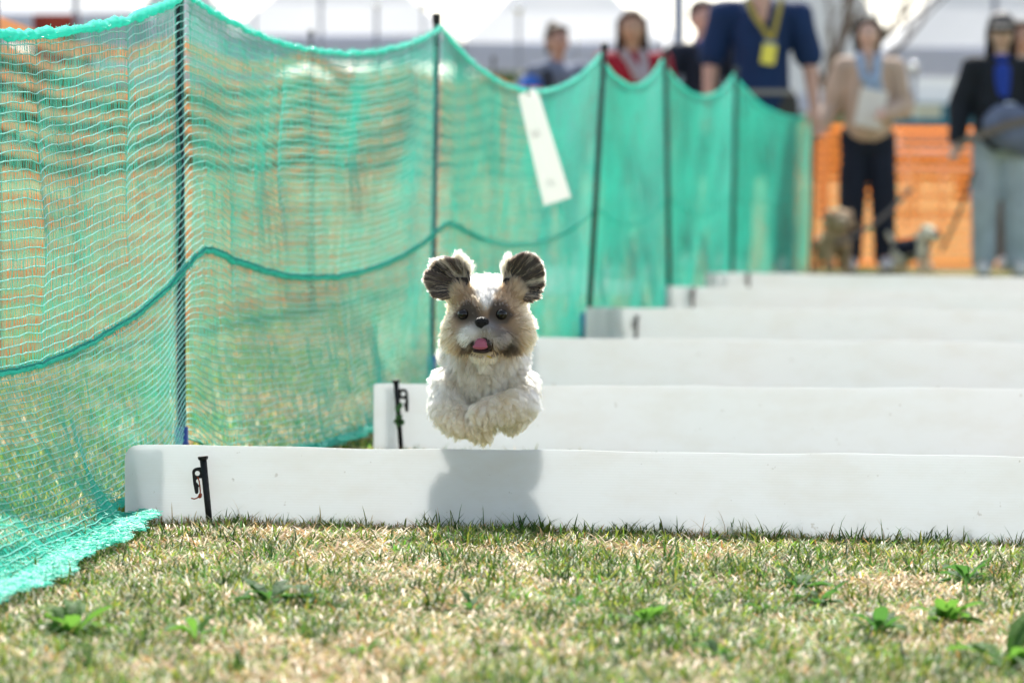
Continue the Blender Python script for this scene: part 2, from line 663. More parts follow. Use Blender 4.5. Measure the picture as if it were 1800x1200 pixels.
peg((357, 370), 806, 936, 0, 'black hooked steel peg with orange cord in front of nearest hurdle', False, cord=True)
p2 = peg((696, 705), 671, 788, 1, 'black hooked peg with green leaves caught on it, at second hurdle', False, flip=-1)
bm = bmesh.new()
for k in range(14):
    c = at(702 + random.uniform(-5, 7), 735 + random.uniform(-24, 14), front_of(1, 702, 0.034))
    add_ell(bm, c, (0.004 + random.random() * 0.004, 0.002, 0.006 + random.random() * 0.004), 6, Euler((random.random(), random.random() * 2, random.random() * 3)).to_matrix())
frombm('caught_leaf', bm, mat('caught_leaf_green', (0.09, 0.22, 0.07), 0.6, trans=0.3), p2, smooth=True)
peg((1119, 1117), 557, 604, 3, 'dark peg at fourth hurdle near the blue sleeved pole', False)
peg((1219, 1217), 508, 546, 4, 'brown rusty peg at the fifth hurdle', True)
peg((1315, 1316), 481, 515, 5, 'brown rusty peg at the farthest hurdle', True)

# ------------------------------------------------------------------ green net fence
# posts: (pixel x at top, y at top, pixel x low, distance)
POST = [
    (-620, 1.04, -600, 7.90), (318, -38, 322, 12.13), (770, 28, 760, 16.40), (1051, 80, 1022, 20.70),
    (1160, 92, 1167, 24.80), (1286, 120, 1278, 29.00), (1424, 188, 1419, 33.20),
]
M_pole = mat('black_steel_pole', (0.008, 0.018, 0.018), 0.4, 0.2)
M_cap = mat('black_rubber_cap', (0.01, 0.01, 0.01), 0.6)
M_sleeve = mat('blue_plastic_sleeve', (0.01, 0.06, 0.30), 0.4)
ptop, pbase = [], []
POSTLAB = [None, 'black net pole with blue sleeve, just behind the nearest hurdle', 'black net pole directly behind the dog, with bare black cap',
           'black net pole right of the white hanging tag, blue sleeve at foot', 'black net pole with blue sleeve left of fifth hurdle, below the woman in red',
           'slim net pole with grey cap in front of the man in navy', 'end pole of the green net, right of the man in navy']
for i, (pxt, yt, pxb, Y) in enumerate(POST):
    t = at(pxt, yt, Y) if i else Vector(((-620 - 900) / F * Y, Y, 1.04))
    zb = 0.12
    s = F / Y
    b = Vector(((pxb - 900) / s, Y, 0.1))
    ptop.append(t)
    pbase.append(b)
    if i == 0:
        continue
    root = empty('net_pole', (b.x - 0.012, Y, 0), POSTLAB[i], 'pole', 'poles holding up the green net')
    sh = Vector((-0.004, 0.004, 0)) if i < 3 else Vector((0.024, -0.03, 0))
    bm = bmesh.new()
    gb = b + (b - t) * (0.1 / (t.z - 0.1))
    add_rod(bm, gb + sh - Vector((0, 0, 0.05)), t + sh, 0.0098, 0.0098, 14)
    frombm('shaft', bm, M_pole, root, smooth=True)
    bm = bmesh.new()
    add_rod(bm, t + sh + Vector((0, 0, -0.024)), t + sh + Vector((0, 0, 0.008)), 0.0125, 0.0132, 14)
    frombm('cap', bm, M_cap if i != 5 else mat('grey_rubber_cap', (0.06, 0.08, 0.08), 0.5), root, bevel=0.002)
    if i < 5:
        # the net passes behind the blue ground sleeve
        bm = bmesh.new()
        top = gb + (t - gb) * (0.122 / t.z)
        fs = Vector((-0.001, -0.045, 0))
        add_rod(bm, gb + fs - Vector((0, 0, 0.02)), top + fs, 0.0150, 0.0138, 16)
        add_rod(bm, gb + fs + (top - gb) * 0.70, gb + fs + (top - gb) * 0.72, 0.0162, 0.0162, 16)
        frombm('sleeve', bm, M_sleeve, root, smooth=True)

SAG_T = [0.112, 0.10, 0.16, 0.115, 0.135, 0.10]
SAG_M = [0.20, 0.12, 0.11, 0.10, 0.10, 0.08]
SEGL = [(ptop[i + 1].xy - ptop[i].xy).length for i in range(6)]
CUM = np.concatenate([[0], np.cumsum(SEGL)])
OFF_Y = np.array([7.0, 7.9, 8.69, 9.7, 10.55, 10.68, 10.76, 10.85, 11.3, 12.13, 12.6, 13.6, 14.6, 16.4, 18, 20.7, 22.5, 24.8, 29, 33.2])
OFF_V = np.array([0.37, 0.36, 0.317, 0.255, 0.195, 0.175, 0.11, 0.075, 0.05, 0.00, 0.06, 0.115, 0.10, 0.01, 0.06, 0.0, 0.03, 0.0, 0.0, 0.0])
CRE = [(CUM[0] + 2.62, 0.013, 0.25), (CUM[1] + 0.55, 0.010, 0.45), (CUM[1] + 1.35, 0.014, 0.25), (CUM[1] + 0.16, 0.006, 0.8), (CUM[1] + 2.2, 0.010, 0.7), (CUM[2] + 1.5, 0.012, 0.2), (CUM[0] + 3.55, 0.012, 0.15)]


def net(u, v):
    """u metres along the fence, v 0 top rope .. 0.5 middle rope .. 1 hem; arrays of equal shape"""
    u, v = np.broadcast_arrays(np.asarray(u, float), np.asarray(v, float))
    i = np.clip(np.searchsorted(CUM, u, side='right') - 1, 0, 5)
    t = np.clip((u - CUM[i]) / np.array(SEGL)[i], 0, 1)
    pt = np.array([list(p) for p in ptop])
    pb = np.array([list(p) for p in pbase])
    A = pt[i] * (1 - t)[..., None] + pt[i + 1] * t[..., None]
    Bq = pb[i] * (1 - t)[..., None] + pb[i + 1] * t[..., None]
    par = 4 * t * (1 - t)
    T = A[..., 2] - 0.036 - np.array(SAG_T)[i] * par ** 0.9
    # the middle rope peaks a little beyond each pole, with a rounded crest
    Mz = 0.0
    for sh, wt in ((-0.24, 0.1), (-0.12, 0.2), (0.0, 0.4), (0.12, 0.2), (0.24, 0.1)):
        um = u - 0.20 + sh
        im = np.clip(np.searchsorted(CUM, um, side='right') - 1, 0, 5)
        tm = np.clip((um - CUM[im]) / np.array(SEGL)[im], 0, 1)
        Mz = Mz + wt * (0.512 - np.array(SAG_M)[im] * (4 * tm * (1 - tm)) ** 0.85)
    w1 = np.clip(v / 0.5, 0, 1)
    w2 = np.clip((v - 0.5) / 0.5, 0, 1)
    hlow = 0.008 + 0.09 * np.exp(-((A[..., 1] - 12.13) / 0.22) ** 2)
    fall = np.clip(1 - w2 / 0.84, 0, 1)
    z_lo = hlow + (Mz - hlow) * fall ** 1.05
    z = np.where(v <= 0.5, T + (Mz - T) * w1, z_lo)
    # position across: upright pole line, then the foot of the net swings into the lane
    fr = np.clip((T - z) / np.maximum(T - 0.1, 0.1), 0, 1.2)
    x = A[..., 0] * (1 - fr) + Bq[..., 0] * fr
    y = A[..., 1] * 1.0
    off = np.interp(y, OFF_Y, OFF_V)
    x = x + off * w2 ** 1.7
    # wind and slack: folds that grow away from the poles and ropes
    slack = (0.25 + 0.75 * np.sin(PI * np.clip(w1 * (v < 0.5) + w2 * (v >= 0.5), 0, 1))) * (0.3 + 0.7 * par)
    n1 = vn(u * 1.5 + v * 2.3, v * 3.2 - u * 0.5, 3) - 0.5
    n2 = vn(u * 3.5 - v * 4.5, v * 6.0 + u * 0.8, 8) - 0.5
    n3 = vn(u * 17.0 + v * 5, v * 7.0, 12) - 0.5
    x = x + slack * (0.045 * n1 + 0.010 * n2 + 0.0025 * n3) + 0.010
    z = z + 0.010 * n2 * slack + 0.004 * n3
    for (uc, amp, vc) in CRE:
        g = np.exp(-np.abs(u - uc) / 0.05) * np.exp(-((v - vc) / 0.22) ** 2)
        z = z - amp * g
        x = x + 0.6 * amp * g
    # crumpled skirt on the grass
    sk = smoothstep(0.80, 0.9, w2)
    gnd = gz(x, y)
    rip = 0.012 + 0.018 * vn(u * 9, w2 * 16, 21) * sk
    z = np.maximum(z, gnd + rip * sk + 0.006)
    x = x + sk * 0.03 * (vn(u * 7, w2 * 3, 31) - 0.5)
    return np.stack([x, y, z], axis=-1)


def net_mat(name, col, tcol, rough, tr):
    return mat(name, col, rough, trans=tr, tcol=tcol, spec=0.5)


M_thread = net_mat('green_net_thread', (0.05, 0.56, 0.47), (0.12, 0.90, 0.76), 0.35, 0.55)
M_weft = net_mat('green_net_cord', (0.30, 0.78, 0.71), (0.45, 0.98, 0.90), 0.2, 0.45)
M_rope = mat('teal_net_rope', (0.14, 0.86, 0.74), 0.8, trans=0.65, bump=0.6, bscale=120)
M_rope2 = mat('dark_teal_rope', (0.015, 0.38, 0.32), 0.8, trans=0.4, bump=0.6, bscale=120)
netroot = empty('safety_net', (pbase[1].x, pbase[1].y, 0), 'long green mesh net fence sagging between black poles', 'net fence')
ULAST = CUM[6] + 0.0
# vertical threads
un = np.arange(1.0, CUM[2] + 0.2, 0.0078)
un = un + rng.uniform(-0.004, 0.004, len(un))
uf = np.arange(CUM[2] + 0.2, ULAST, 0.0085)
uf = uf + rng.uniform(-0.004, 0.004, len(uf))
for pc_ in (CUM[1], CUM[2]):       # stretched tight round the poles, the mesh opens up
    un = un[(un < pc_ - 0.13) | (un > pc_ + 0.03) | (rng.random(len(un)) < 0.22)]
for us, k, rad in ((un, 60, 0.00044), (uf, 18, 0.00052)):
    vv = np.linspace(0, 1, k)
    U, Vv = np.meshgrid(us, vv, indexing='ij')
    U = U + rng.uniform(-0.006, 0.006, U.shape) + 0.03 * (vn(U * 5, Vv * 9, 41) - 0.5)
    P = net(np.clip(U, 0, ULAST - 1e-3), Vv)
    Vx, Qx = tubes(P, rad, 3)
    o = fromnp('thread', Vx, Qx, M_thread, netroot)
    o['kind'] = 'stuff'
# horizontal cords
NW = 68
vw = np.linspace(0.012, 0.985, NW)
for (u0, u1, du, rad) in ((1.0, CUM[2] + 0.2, 0.02, 0.00150), (CUM[2] + 0.2, ULAST, 0.06, 0.0016)):
    us = np.linspace(u0, u1, int((u1 - u0) / du))
    U, Vv = np.meshgrid(us, vw, indexing='xy')
    Vj = Vv + 0.0032 * (vn(U * 14, Vv * 90, 51) - 0.5) + 0.0016 * (vn(U * 60, Vv * 90, 52) - 0.5)
    P = net(np.clip(U, 0, ULAST - 1e-3), Vj)
    P[..., 0] += 0.0008
    Vx, Qx = tubes(P, rad, 3)
    o = fromnp('cord', Vx, Qx, M_weft, netroot)
    o['kind'] = 'stuff'
# ropes
us = np.linspace(1.0, ULAST - 1e-3, 1500)
top = net(us, np.zeros_like(us))
top[:, 2] += 0.004 + 0.004 * (vn(us * 40, us * 0, 61) - 0.5)
rad = (0.0056 + 0.0045 * (vn(us * 34, us * 0, 62) - 0.35)) * np.where(us < CUM[1] - 0.1, 1.55, 0.85)
Vx, Qx = tubes(top[None], rad[None], 8)
fz = (np.random.default_rng(3).random(len(Vx)) - 0.5)[:, None] * 0.0028
nrm = Vx - np.repeat(top, 8, axis=0)
Vx = Vx + nrm / (np.linalg.norm(nrm, axis=1, keepdims=True) + 1e-9) * fz
fromnp('top_rope', Vx, Qx, M_rope, netroot)
# frayed fuzz on the top rope
nf = 5200
uu = rng.uniform(1.0, CUM[3], nf)
b = net(uu, np.zeros(nf))
b[:, 2] += 0.004
dr = rng.normal(size=(nf, 3))
dr /= np.linalg.norm(dr, axis=1, keepdims=True)
ln = rng.uniform(0.004, 0.014, nf)[:, None]
P = np.stack([b, b + dr * ln * 0.6 + np.array([0, 0, 0.001]), b + dr * ln + rng.normal(size=(nf, 3)) * 0.003], axis=1)
Vx, Qx = tubes(P, 0.0006, 3)
o = fromnp('fuzz', Vx, Qx, M_weft, netroot)
o['kind'] = 'stuff'
mid = net(us, np.full_like(us, 0.5))
mid[:, 0] += 0.004
for dz, rr, mm, nm in ((0.0, 0.0060, M_rope, 'middle_rope'), (0.0050, 0.0022, M_rope2, 'rope_stitching')):
    q = mid.copy()
    q[:, 2] += dz + 0.002 * (vn(us * 30, us * 0, 63) - 0.5)
    q[:, 0] += dz * 0.7
    Vx, Qx = tubes(q[None], (rr * (0.85 + 0.3 * vn(us * 45, us * 0, 64)) * np.where(us > CUM[3], 0.35, np.where(us > CUM[2], 0.7, 1.0)))[None], 7)
    fromnp(nm, Vx, Qx, mm, netroot)
nf = 5200
uu = rng.uniform(1.0, CUM[2] + 1, nf)
b = net(uu, np.full(nf, 0.5))
b[:, 0] += 0.004
dr = nf_dir = rng.normal(size=(nf, 3))
dr /= np.linalg.norm(dr, axis=1, keepdims=True)
ln = rng.uniform(0.005, 0.012, nf)[:, None]
P = np.stack([b + dr * 0.003, b + dr * ln * 0.6 - np.array([0, 0, 0.001]), b + dr * ln + rng.normal(size=(nf, 3)) * 0.003], axis=1)
Vx, Qx = tubes(P, 0.0006, 3)
o = fromnp('fuzz', Vx, Qx, M_thread, netroot)
o['kind'] = 'stuff'
# ragged hem: dense short fibres along the foot of the net in the foreground and at the poles
nf = 10000
uu = np.concatenate([rng.uniform(0.6, CUM[1] - 1.05, int(nf * 0.62)), rng.uniform(CUM[1] + 0.9, CUM[2], int(nf * 0.38))])
vv = 1 - np.abs(rng.normal(0, 0.05, len(uu)))
b = net(uu, np.clip(vv, 0.5, 1))
n_ = len(uu)
ang = rng.normal(0.15, 0.5, n_)
dr = np.stack([np.cos(ang), np.sin(ang) * 1.3, rng.normal(0, 0.12, n_)], axis=1)
ln = rng.uniform(0.008, 0.035, n_)[:, None]
P = np.stack([b - dr * ln * 0.5, b + rng.normal(0, 0.002, (n_, 3)), b + dr * ln * 0.5], axis=1)
P[..., 2] = np.maximum(P[..., 2], gz(P[..., 0], P[..., 1]) + 0.004)
Vx, Qx = tubes(P, 0.0007, 3)
o = fromnp('hem', Vx, Qx, M_thread, netroot)
o['kind'] = 'stuff'
# curled stray wire on the top rope
pts = np.array([list(at(x, y, 11.15)) for x, y in ((95, 54), (94, 51), (99, 51), (97, 57), (104, 60), (110, 58), (118, 60), (126, 66), (133, 74))])
Vx, Qx = tubes(pts[None], 0.0009, 6)
fromnp('stray_wire', Vx, Qx, mat('straw_wire', (0.5, 0.42, 0.2), 0.5), netroot)

# tag hanging on the net
tt = 18.05
corn = [at(912, 168, tt), at(938, 157, tt), at(948, 168, tt), at(1004, 347, tt - 0.06), at(957, 362, tt - 0.06)]
troot = empty('paper_tag', corn[4], 'long white paper tag clipped to the net, hanging askew', 'tag')
bm = bmesh.new()
fv = [bm.verts.new(q) for q in corn]
bv = [bm.verts.new(q + Vector((-0.002, 0.002, 0))) for q in corn]
bm.faces.new(fv)
bm.faces.new(bv[::-1])
for k in range(5):
    bm.faces.new((fv[k], bv[k], bv[(k + 1) % 5], fv[(k + 1) % 5]))
frombm('sheet', bm, mat('white_card', (0.86, 0.86, 0.84), 0.6, trans=0.55), troot)
bm = bmesh.new()
ex = (corn[3] - corn[4]).normalized()
ey = (corn[0] - corn[4]).normalized()
ez = ex.cross(ey)
rotm = Matrix((ex, ey, ez)).transposed()
for (cx, cy) in ((940, 236), (966, 314)):
    cc = at(cx, cy, tt - 0.03) - Vector((0, 0.003, 0))
    cc.x += 0.004
    for (ox, oy, sx, sy) in ((-0.011, 0.004, 0.002, 0.022), (-0.004, 0.010, 0.014, 0.002), (-0.004, 0.002, 0.012, 0.002), (-0.005, -0.008, 0.012, 0.002), (0.009, 0.003, 0.002, 0.024), (0.012, -0.008, 0.006, 0.002), (0.002, -0.003, 0.002, 0.014)):
        add_box(bm, cc + ex * ox + ey * oy, (sx, sy, 0.0006), rotm)
lt = frombm('faint_lettering', bm, mat('faded_grey_ink', (0.42, 0.38, 0.38), 0.8), troot)
lt['kind'] = 'stuff'
bm = bmesh.new()
g0 = (corn[0] + corn[1]) / 2 + Vector((0.004, -0.004, -0.004))
add_rod(bm, g0 + Vector((-0.004, 0, 0.035)), g0 + Vector((0, 0, -0.002)), 0.0014, 0.0014, 8)
add_rod(bm, g0 + Vector((0.008, 0, 0.035)), g0 + Vector((0.004, 0, -0.004)), 0.0014, 0.0014, 8)
add_rod(bm, g0 + Vector((-0.006, 0, -0.001)), g0 + Vector((0.012, 0, -0.006)), 0.0014, 0.0014, 8)
frombm('wire_hook', bm, M_black, troot)


# ------------------------------------------------------------------ grass
def blades(name, xy, length, width, tilt, cols, m, bend=0.5, zoff=0.0, label=None, heading=None, segs=2):
    n = len(xy)
    az = rng.uniform(0, 2 * PI, n) if heading is None else heading
    dirx, diry = np.cos(az), np.sin(az)
    p0 = np.stack([xy[:, 0], xy[:, 1], gz(xy[:, 0], xy[:, 1]) + zoff], axis=1)
    side = np.stack([-diry, dirx, np.zeros(n)], axis=1)
    rows = [p0]
    p = p0.copy()
    t0 = tilt.copy()
    for k in range(segs):
        st = np.stack([dirx * np.sin(t0), diry * np.sin(t0), np.cos(t0)], axis=1) * (length / segs)[:, None]
        p = p + st
        rows.append(p)
        t0 = t0 + bend * rng.uniform(0.2, 1.2, n)
    V, cc = [], []
    for k in range(segs):
        wk = (width * (1 - 0.25 * k))[:, None] * 0.5
        V += [rows[k] - side * wk, rows[k] + side * wk]
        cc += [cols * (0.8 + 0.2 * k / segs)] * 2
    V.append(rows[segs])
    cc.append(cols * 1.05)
    nv = 2 * segs + 1
    VV = np.stack(V, axis=1)
    VV[..., 2] = np.maximum(VV[..., 2], (p0[:, 2] - zoff + 0.0005)[:, None])
    CC = np.stack(cc, axis=1).reshape(-1, 3)
    base = np.arange(n)[:, None] * nv
    tris = []
    for k in range(segs - 1):
        a = 2 * k
        tris += [base + np.array([[a, a + 1, a + 3]]), base + np.array([[a, a + 3, a + 2]])]
    a = 2 * (segs - 1)
    tris.append(base + np.array([[a, a + 1, a + 2]]))
    T = np.vstack(tris)
    o = fromnp(name, VV.reshape(-1, 3), T, m, None, smooth=True, col=CC)
    tag(o, label, 'grass', kind='stuff')
    return o


def blade_mat(name, trans):
    return mat(name, (0.2, 0.2, 0.1), 0.5, trans=trans, attr='Col', spec=0.3)


M_blade = blade_mat('grass_blade', 0.55)
M_straw = blade_mat('straw_blade', 0.4)


def patch(x, y):
    """1 where the turf is green, 0 where it is straw"""
    q = 0.5 * fbm(x * 3.2 + 7, y * 1.8, 71, 4) + 0.5 * fbm(x * 12, y * 7, 75, 3)
    return smoothstep(0.40, 0.50, q)


def trapezoid(n, y0, y1, m=0.05, xmax=None, pw=1.0):
    y = y0 + (y1 - y0) * rng.random(n) ** pw
    hw = 0.09 * y + m
    x = rng.uniform(-1, 1, n) * hw
    return np.stack([x, y], axis=1)


GREENS = np.array([[0.07, 0.17, 0.025], [0.14, 0.28, 0.035], [0.24, 0.34, 0.045], [0.10, 0.25, 0.06], [0.33, 0.36, 0.06]])
STRAWS = np.array([0.98, 0.92, 0.84]) * np.array([[0.66, 0.49, 0.26], [0.56, 0.38, 0.18], [0.74, 0.60, 0.37], [0.78, 0.69, 0.50], [0.45, 0.25, 0.10], [0.50, 0.44, 0.17]])


def pick(pal, n, var=0.25):
    c = pal[rng.integers(0, len(pal), n)]
    return np.clip(c * (1 + rng.uniform(-var, var, (n, 1))) * (1 + rng.uniform(-0.08, 0.08, (n, 3))), 0, 1)


# straw thatch lying in all directions
xy = trapezoid(54000, 7.15, 11.1)
keep = rng.random(len(xy)) < 1 - 0.5 * patch(xy[:, 0], xy[:, 1])
xy = xy[keep]
n = len(xy)
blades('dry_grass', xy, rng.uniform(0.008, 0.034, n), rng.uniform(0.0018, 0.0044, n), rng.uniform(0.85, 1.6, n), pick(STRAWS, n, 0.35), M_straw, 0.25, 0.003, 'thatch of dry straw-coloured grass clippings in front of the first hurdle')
# green blades
xy = trapezoid(98000, 7.15, 11.1)
keep = rng.random(len(xy)) < 0.20 + 0.80 * patch(xy[:, 0], xy[:, 1])
xy = xy[keep]
n = len(xy)
ln = rng.uniform(0.012, 0.036, n) * (0.6 + 0.8 * vn(xy[:, 0] * 8, xy[:, 1] * 6, 81))
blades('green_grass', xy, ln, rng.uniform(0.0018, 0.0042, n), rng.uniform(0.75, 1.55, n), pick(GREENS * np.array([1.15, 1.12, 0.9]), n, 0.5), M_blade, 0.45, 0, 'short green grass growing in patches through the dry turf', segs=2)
# longer tufts, darkened as shade; dense ones below the dog stand for its shadow
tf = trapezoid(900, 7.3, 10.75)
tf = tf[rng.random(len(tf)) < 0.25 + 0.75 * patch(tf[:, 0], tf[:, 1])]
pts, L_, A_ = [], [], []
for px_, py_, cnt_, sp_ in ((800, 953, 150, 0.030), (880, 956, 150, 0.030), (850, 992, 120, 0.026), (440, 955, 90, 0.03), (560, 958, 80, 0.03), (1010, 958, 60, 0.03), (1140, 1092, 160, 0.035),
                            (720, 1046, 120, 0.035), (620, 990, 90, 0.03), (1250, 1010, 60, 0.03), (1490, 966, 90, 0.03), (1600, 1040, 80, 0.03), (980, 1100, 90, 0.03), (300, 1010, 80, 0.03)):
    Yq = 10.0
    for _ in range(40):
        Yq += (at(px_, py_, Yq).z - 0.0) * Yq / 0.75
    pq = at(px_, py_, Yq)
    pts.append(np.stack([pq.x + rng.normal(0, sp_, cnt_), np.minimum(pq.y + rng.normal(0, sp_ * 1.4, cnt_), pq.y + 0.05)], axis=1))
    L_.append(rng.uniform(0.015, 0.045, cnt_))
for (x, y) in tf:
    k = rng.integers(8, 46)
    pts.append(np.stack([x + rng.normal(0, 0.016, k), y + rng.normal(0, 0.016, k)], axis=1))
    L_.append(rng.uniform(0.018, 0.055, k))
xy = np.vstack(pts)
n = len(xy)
blades('grass_tuft', xy, np.concatenate(L_), rng.uniform(0.0026, 0.0046, n), rng.uniform(0.3, 1.3, n), pick(GREENS * 0.55, n), M_blade, 0.4, 0, 'longer dark green grass tufts on the foreground turf, partly standing in for shade', segs=3)
# fringe of uncut blades along the foot of the first and second hurdle
for hi, cnt in ((0, 1500), (1, 140)):
    a, d, lnn = hurdle_axes[hi]
    s_ = rng.uniform(0, lnn, cnt)
    keep = rng.random(cnt) < 0.25 + 0.75 * (vn(s_ * 7, s_ * 0, 91) > 0.42)
    s_ = s_[keep]
    nr = np.array([d.y, -d.x])
    o_ = rng.uniform(0.004, 0.03, len(s_))[:, None]
    xy = np.array([a.x, a.y]) + s_[:, None] * np.array([d.x, d.y]) + nr * o_
    n = len(xy)
    tall = rng.random(n) < 0.06
    ln = np.where(tall, rng.uniform(0.03, 0.06, n), rng.uniform(0.010, 0.028, n))
    blades('edge_grass', xy, ln, rng.uniform(0.0016, 0.003, n), rng.uniform(0.05, 0.8, n), pick(np.vstack([GREENS * 0.7, STRAWS[:2] * 0.8]), n), M_blade, 0.35, 0,
           'uncut grass blades standing along the foot of the ' + ('nearest hurdle' if hi == 0 else 'second hurdle'), segs=3)
# coarser sward beyond, seen through the net and between the hurdles
y = 10.9 + 19 * rng.random(70000) ** 1.5
x = -0.10 * y - 0.15 + rng.random(70000) * (0.10 * y + 0.15 + np.clip((y - 11) * 0.11, -0.2, 3))
xy = np.stack([x, y], axis=1)
xy = xy[(x < -0.40 + 0.115 * (y - 13.64)) | (rng.random(len(x)) < 0.25)]
x, y = xy[:, 0], xy[:, 1]
g = rng.random(len(xy)) < patch(x * 0.6, y * 0.5) * 0.85 + 0.1
n = len(xy)
cols = np.where(g[:, None], pick(GREENS * 1.1, n), pick(STRAWS, n))
blades('far_grass', xy, rng.uniform(0.012, 0.04, n), rng.uniform(0.003, 0.006, n), rng.uniform(0.2, 1.3, n), cols, M_blade, 0.4, 0, 'patchy green and dry grass beyond the green net')

# broad-leaved weeds
M_weed = mat('weed_leaf', (0.07, 0.17, 0.035), 0.65, trans=0.45, tcol=(0.16, 0.36, 0.05), var=0.4, vscale=60, spec=0.15, bump=0.4, bscale=150)
M_weed2 = mat('dark_weed_leaf', (0.045, 0.12, 0.035), 0.65, trans=0.4, tcol=(0.10, 0.27, 0.05), var=0.4, vscale=60, spec=0.15, bump=0.4, bscale=150)
M_petal = mat('white_petal', (0.72, 0.68, 0.64), 0.7, trans=0.4, spec=0.1)


def ground_at(px, py):
    Y = 10.0
    for _ in range(40):
        p = at(px, py, Y)
        Y += (p.z - float(gz(p.x, Y))) * Y / 0.75
    return Vector((p.x, p.y, float(gz(p.x, p.y))))


def leaf(bm, base, az, L, wd, lift, droop, cup=0.2):
    pr = [(0, 0.12), (0.2, 0.45), (0.45, 0.92), (0.65, 1.0), (0.85, 0.65), (1.0, 0.0)]
    rows = []
    p = Vector(base)
    a = lift
    last = 0
    for t, wv in pr:
        st = (t - last) * L
        p = p + Vector((math.cos(az) * math.cos(a), math.sin(az) * math.cos(a), math.sin(a))) * st
        a -= droop * (t - last)
        last = t
        sd_ = Vector((-math.sin(az), math.cos(az), 0)) * (wd * 0.5 * wv)
        up = Vector((0, 0, cup * wd * 0.5 * wv))
        wob = Vector((0, 0, random.uniform(-0.0012, 0.0012)))
        rows.append((bm.verts.new(p - sd_ + up + wob), bm.verts.new(p), bm.verts.new(p + sd_ + up - wob)))
    for r0, r1 in zip(rows, rows[1:]):
        bm.faces.new((r0[0], r0[1], r1[1], r1[0]))
        bm.faces.new((r0[1], r0[2], r1[2], r1[1]))


WEEDS = [
    ((130, 1118), 9, 0.075, 'pale green weed rosette on the turf in the lower left corner', 0),
    ((345, 1126), 4, 0.050, 'small two-leaved weed right of the lower left rosette', 0),
    ((470, 1062), 8, 0.052, 'left of two low dark weeds below the steel peg', 1),
    ((535, 1062), 7, 0.050, 'right of two low dark weeds below the steel peg', 1),
    ((1405, 1040), 6, 0.052, 'upright dark weed in front of the hurdle, below its right half', 1),
    ((1440, 1065), 5, 0.046, 'flat dark weed just below the upright one', 1),
    ((1700, 1025), 6, 0.058, 'dark broad-leaved weed near the right end of the hurdle in view', 1),
    ((1665, 1098), 10, 0.060, 'bushy bright green weed towards the lower right corner', 0),
    ((1545, 1118), 6, 0.050, 'low dark weed left of the bushy bright green one', 1),
    ((1768, 1176), 8, 0.075, 'large weed cut by the lower right corner of the picture', 0),
    ((1345, 1082), 4, 0.032, 'tiny dark weed seedling left of the low dark weeds', 1),
    ((830, 1075), 4, 0.030, 'tiny weed straight below the dog in the middle of the turf', 1),
    ((1010, 1068), 4, 0.028, 'tiny dark weed right of the one straight below the dog', 1),
    ((640, 1155), 5, 0.034, 'small weed near the bottom edge, left of the middle', 0),
    ((1262, 1160), 5, 0.034, 'small weed near the bottom edge, right of the middle', 1),
    ((930, 985), 4, 0.024, 'tiny weed close to the nearest hurdle, right of the dog shadow', 1),
    ((1135, 1100), 5, 0.045, 'flat green weed in the middle of the foreground', 0),
]
for (pp, nl, L, lab, mk) in WEEDS:
    c = ground_at(*pp)
    L *= 1.35
    nl = int(nl * 2.4)
    root = empty('weed', c, lab, 'weed', 'broad-leaved weeds in the turf')
    a0 = random.uniform(0, 6)
    for k in range(nl):
        bm = bmesh.new()
        az = a0 + k * 2 * PI / nl + random.uniform(-0.35, 0.35)
        leaf(bm, c + Vector((math.cos(az) * 0.003, math.sin(az) * 0.003, 0.004)), az, L * random.uniform(0.35, 1.0), L * random.uniform(0.20, 0.36), random.uniform(0.1, 1.1), random.uniform(0.3, 1.6), random.uniform(0.1, 0.6))
        frombm('leaf', bm, M_weed2 if mk else M_weed, root, smooth=True)
PETALS = [((674, 970), 'largest white petal, on the turf between the steel peg and the dog shadow'), ((72, 1122), 'white petal left of the pale green weed in the lower left corner'),
          ((205, 1098), 'white petal touching the right side of the lower left weed'), ((600, 1087), 'white petal on the turf below the two low dark weeds'),
          ((458, 1050), 'white petal on the left one of the two low dark weeds'), ((505, 1036), 'white petal between the two low dark weeds'),
          ((1430, 1056), 'white petal beside the upright dark weed in front of the hurdle'), ((1340, 1042), 'white petal left of the upright dark weed in front of the hurdle'),
          ((1533, 1100), 'white petal on the low dark weed left of the bushy green one'), ((960, 1000), 'tiny white petal close to the hurdle, below the dog shadow'),
          ((1240, 1130), 'white petal in the bottom middle right of the turf'), ((890, 1150), 'white petal near the bottom edge, straight below the dog'),
          ((1740, 1192), 'white petal under the large weed in the lower right corner'), ((280, 1030), 'tiny white petal beside the foot of the net')]
for k, (pp, lab) in enumerate(PETALS):
    c = ground_at(*pp)
    bm = bmesh.new()
    sz = random.uniform(0.010, 0.017) if k < 9 else random.uniform(0.007, 0.011)
    leaf(bm, c + Vector((0, 0, 0.014)), random.uniform(0, 6), sz, sz * 0.8, random.uniform(-0.1, 0.5), random.uniform(0.2, 1.0), random.uniform(0.2, 0.6))
    o = frombm('petal', bm, M_petal, None, smooth=True)
    tag(o, lab, 'petal', 'white petals scattered on the turf')

# ------------------------------------------------------------------ the dog
DX, DY = -0.0500, 10.83      # head centre
dog = empty('dog', (DX, DY + 0.10, 0), 'small brown and white long-haired dog leaping over the hurdle towards the viewer, ears flying', 'dog')
HX = -0.0480


def D(x, y, z):
    return (DX + x, DY + y, z)


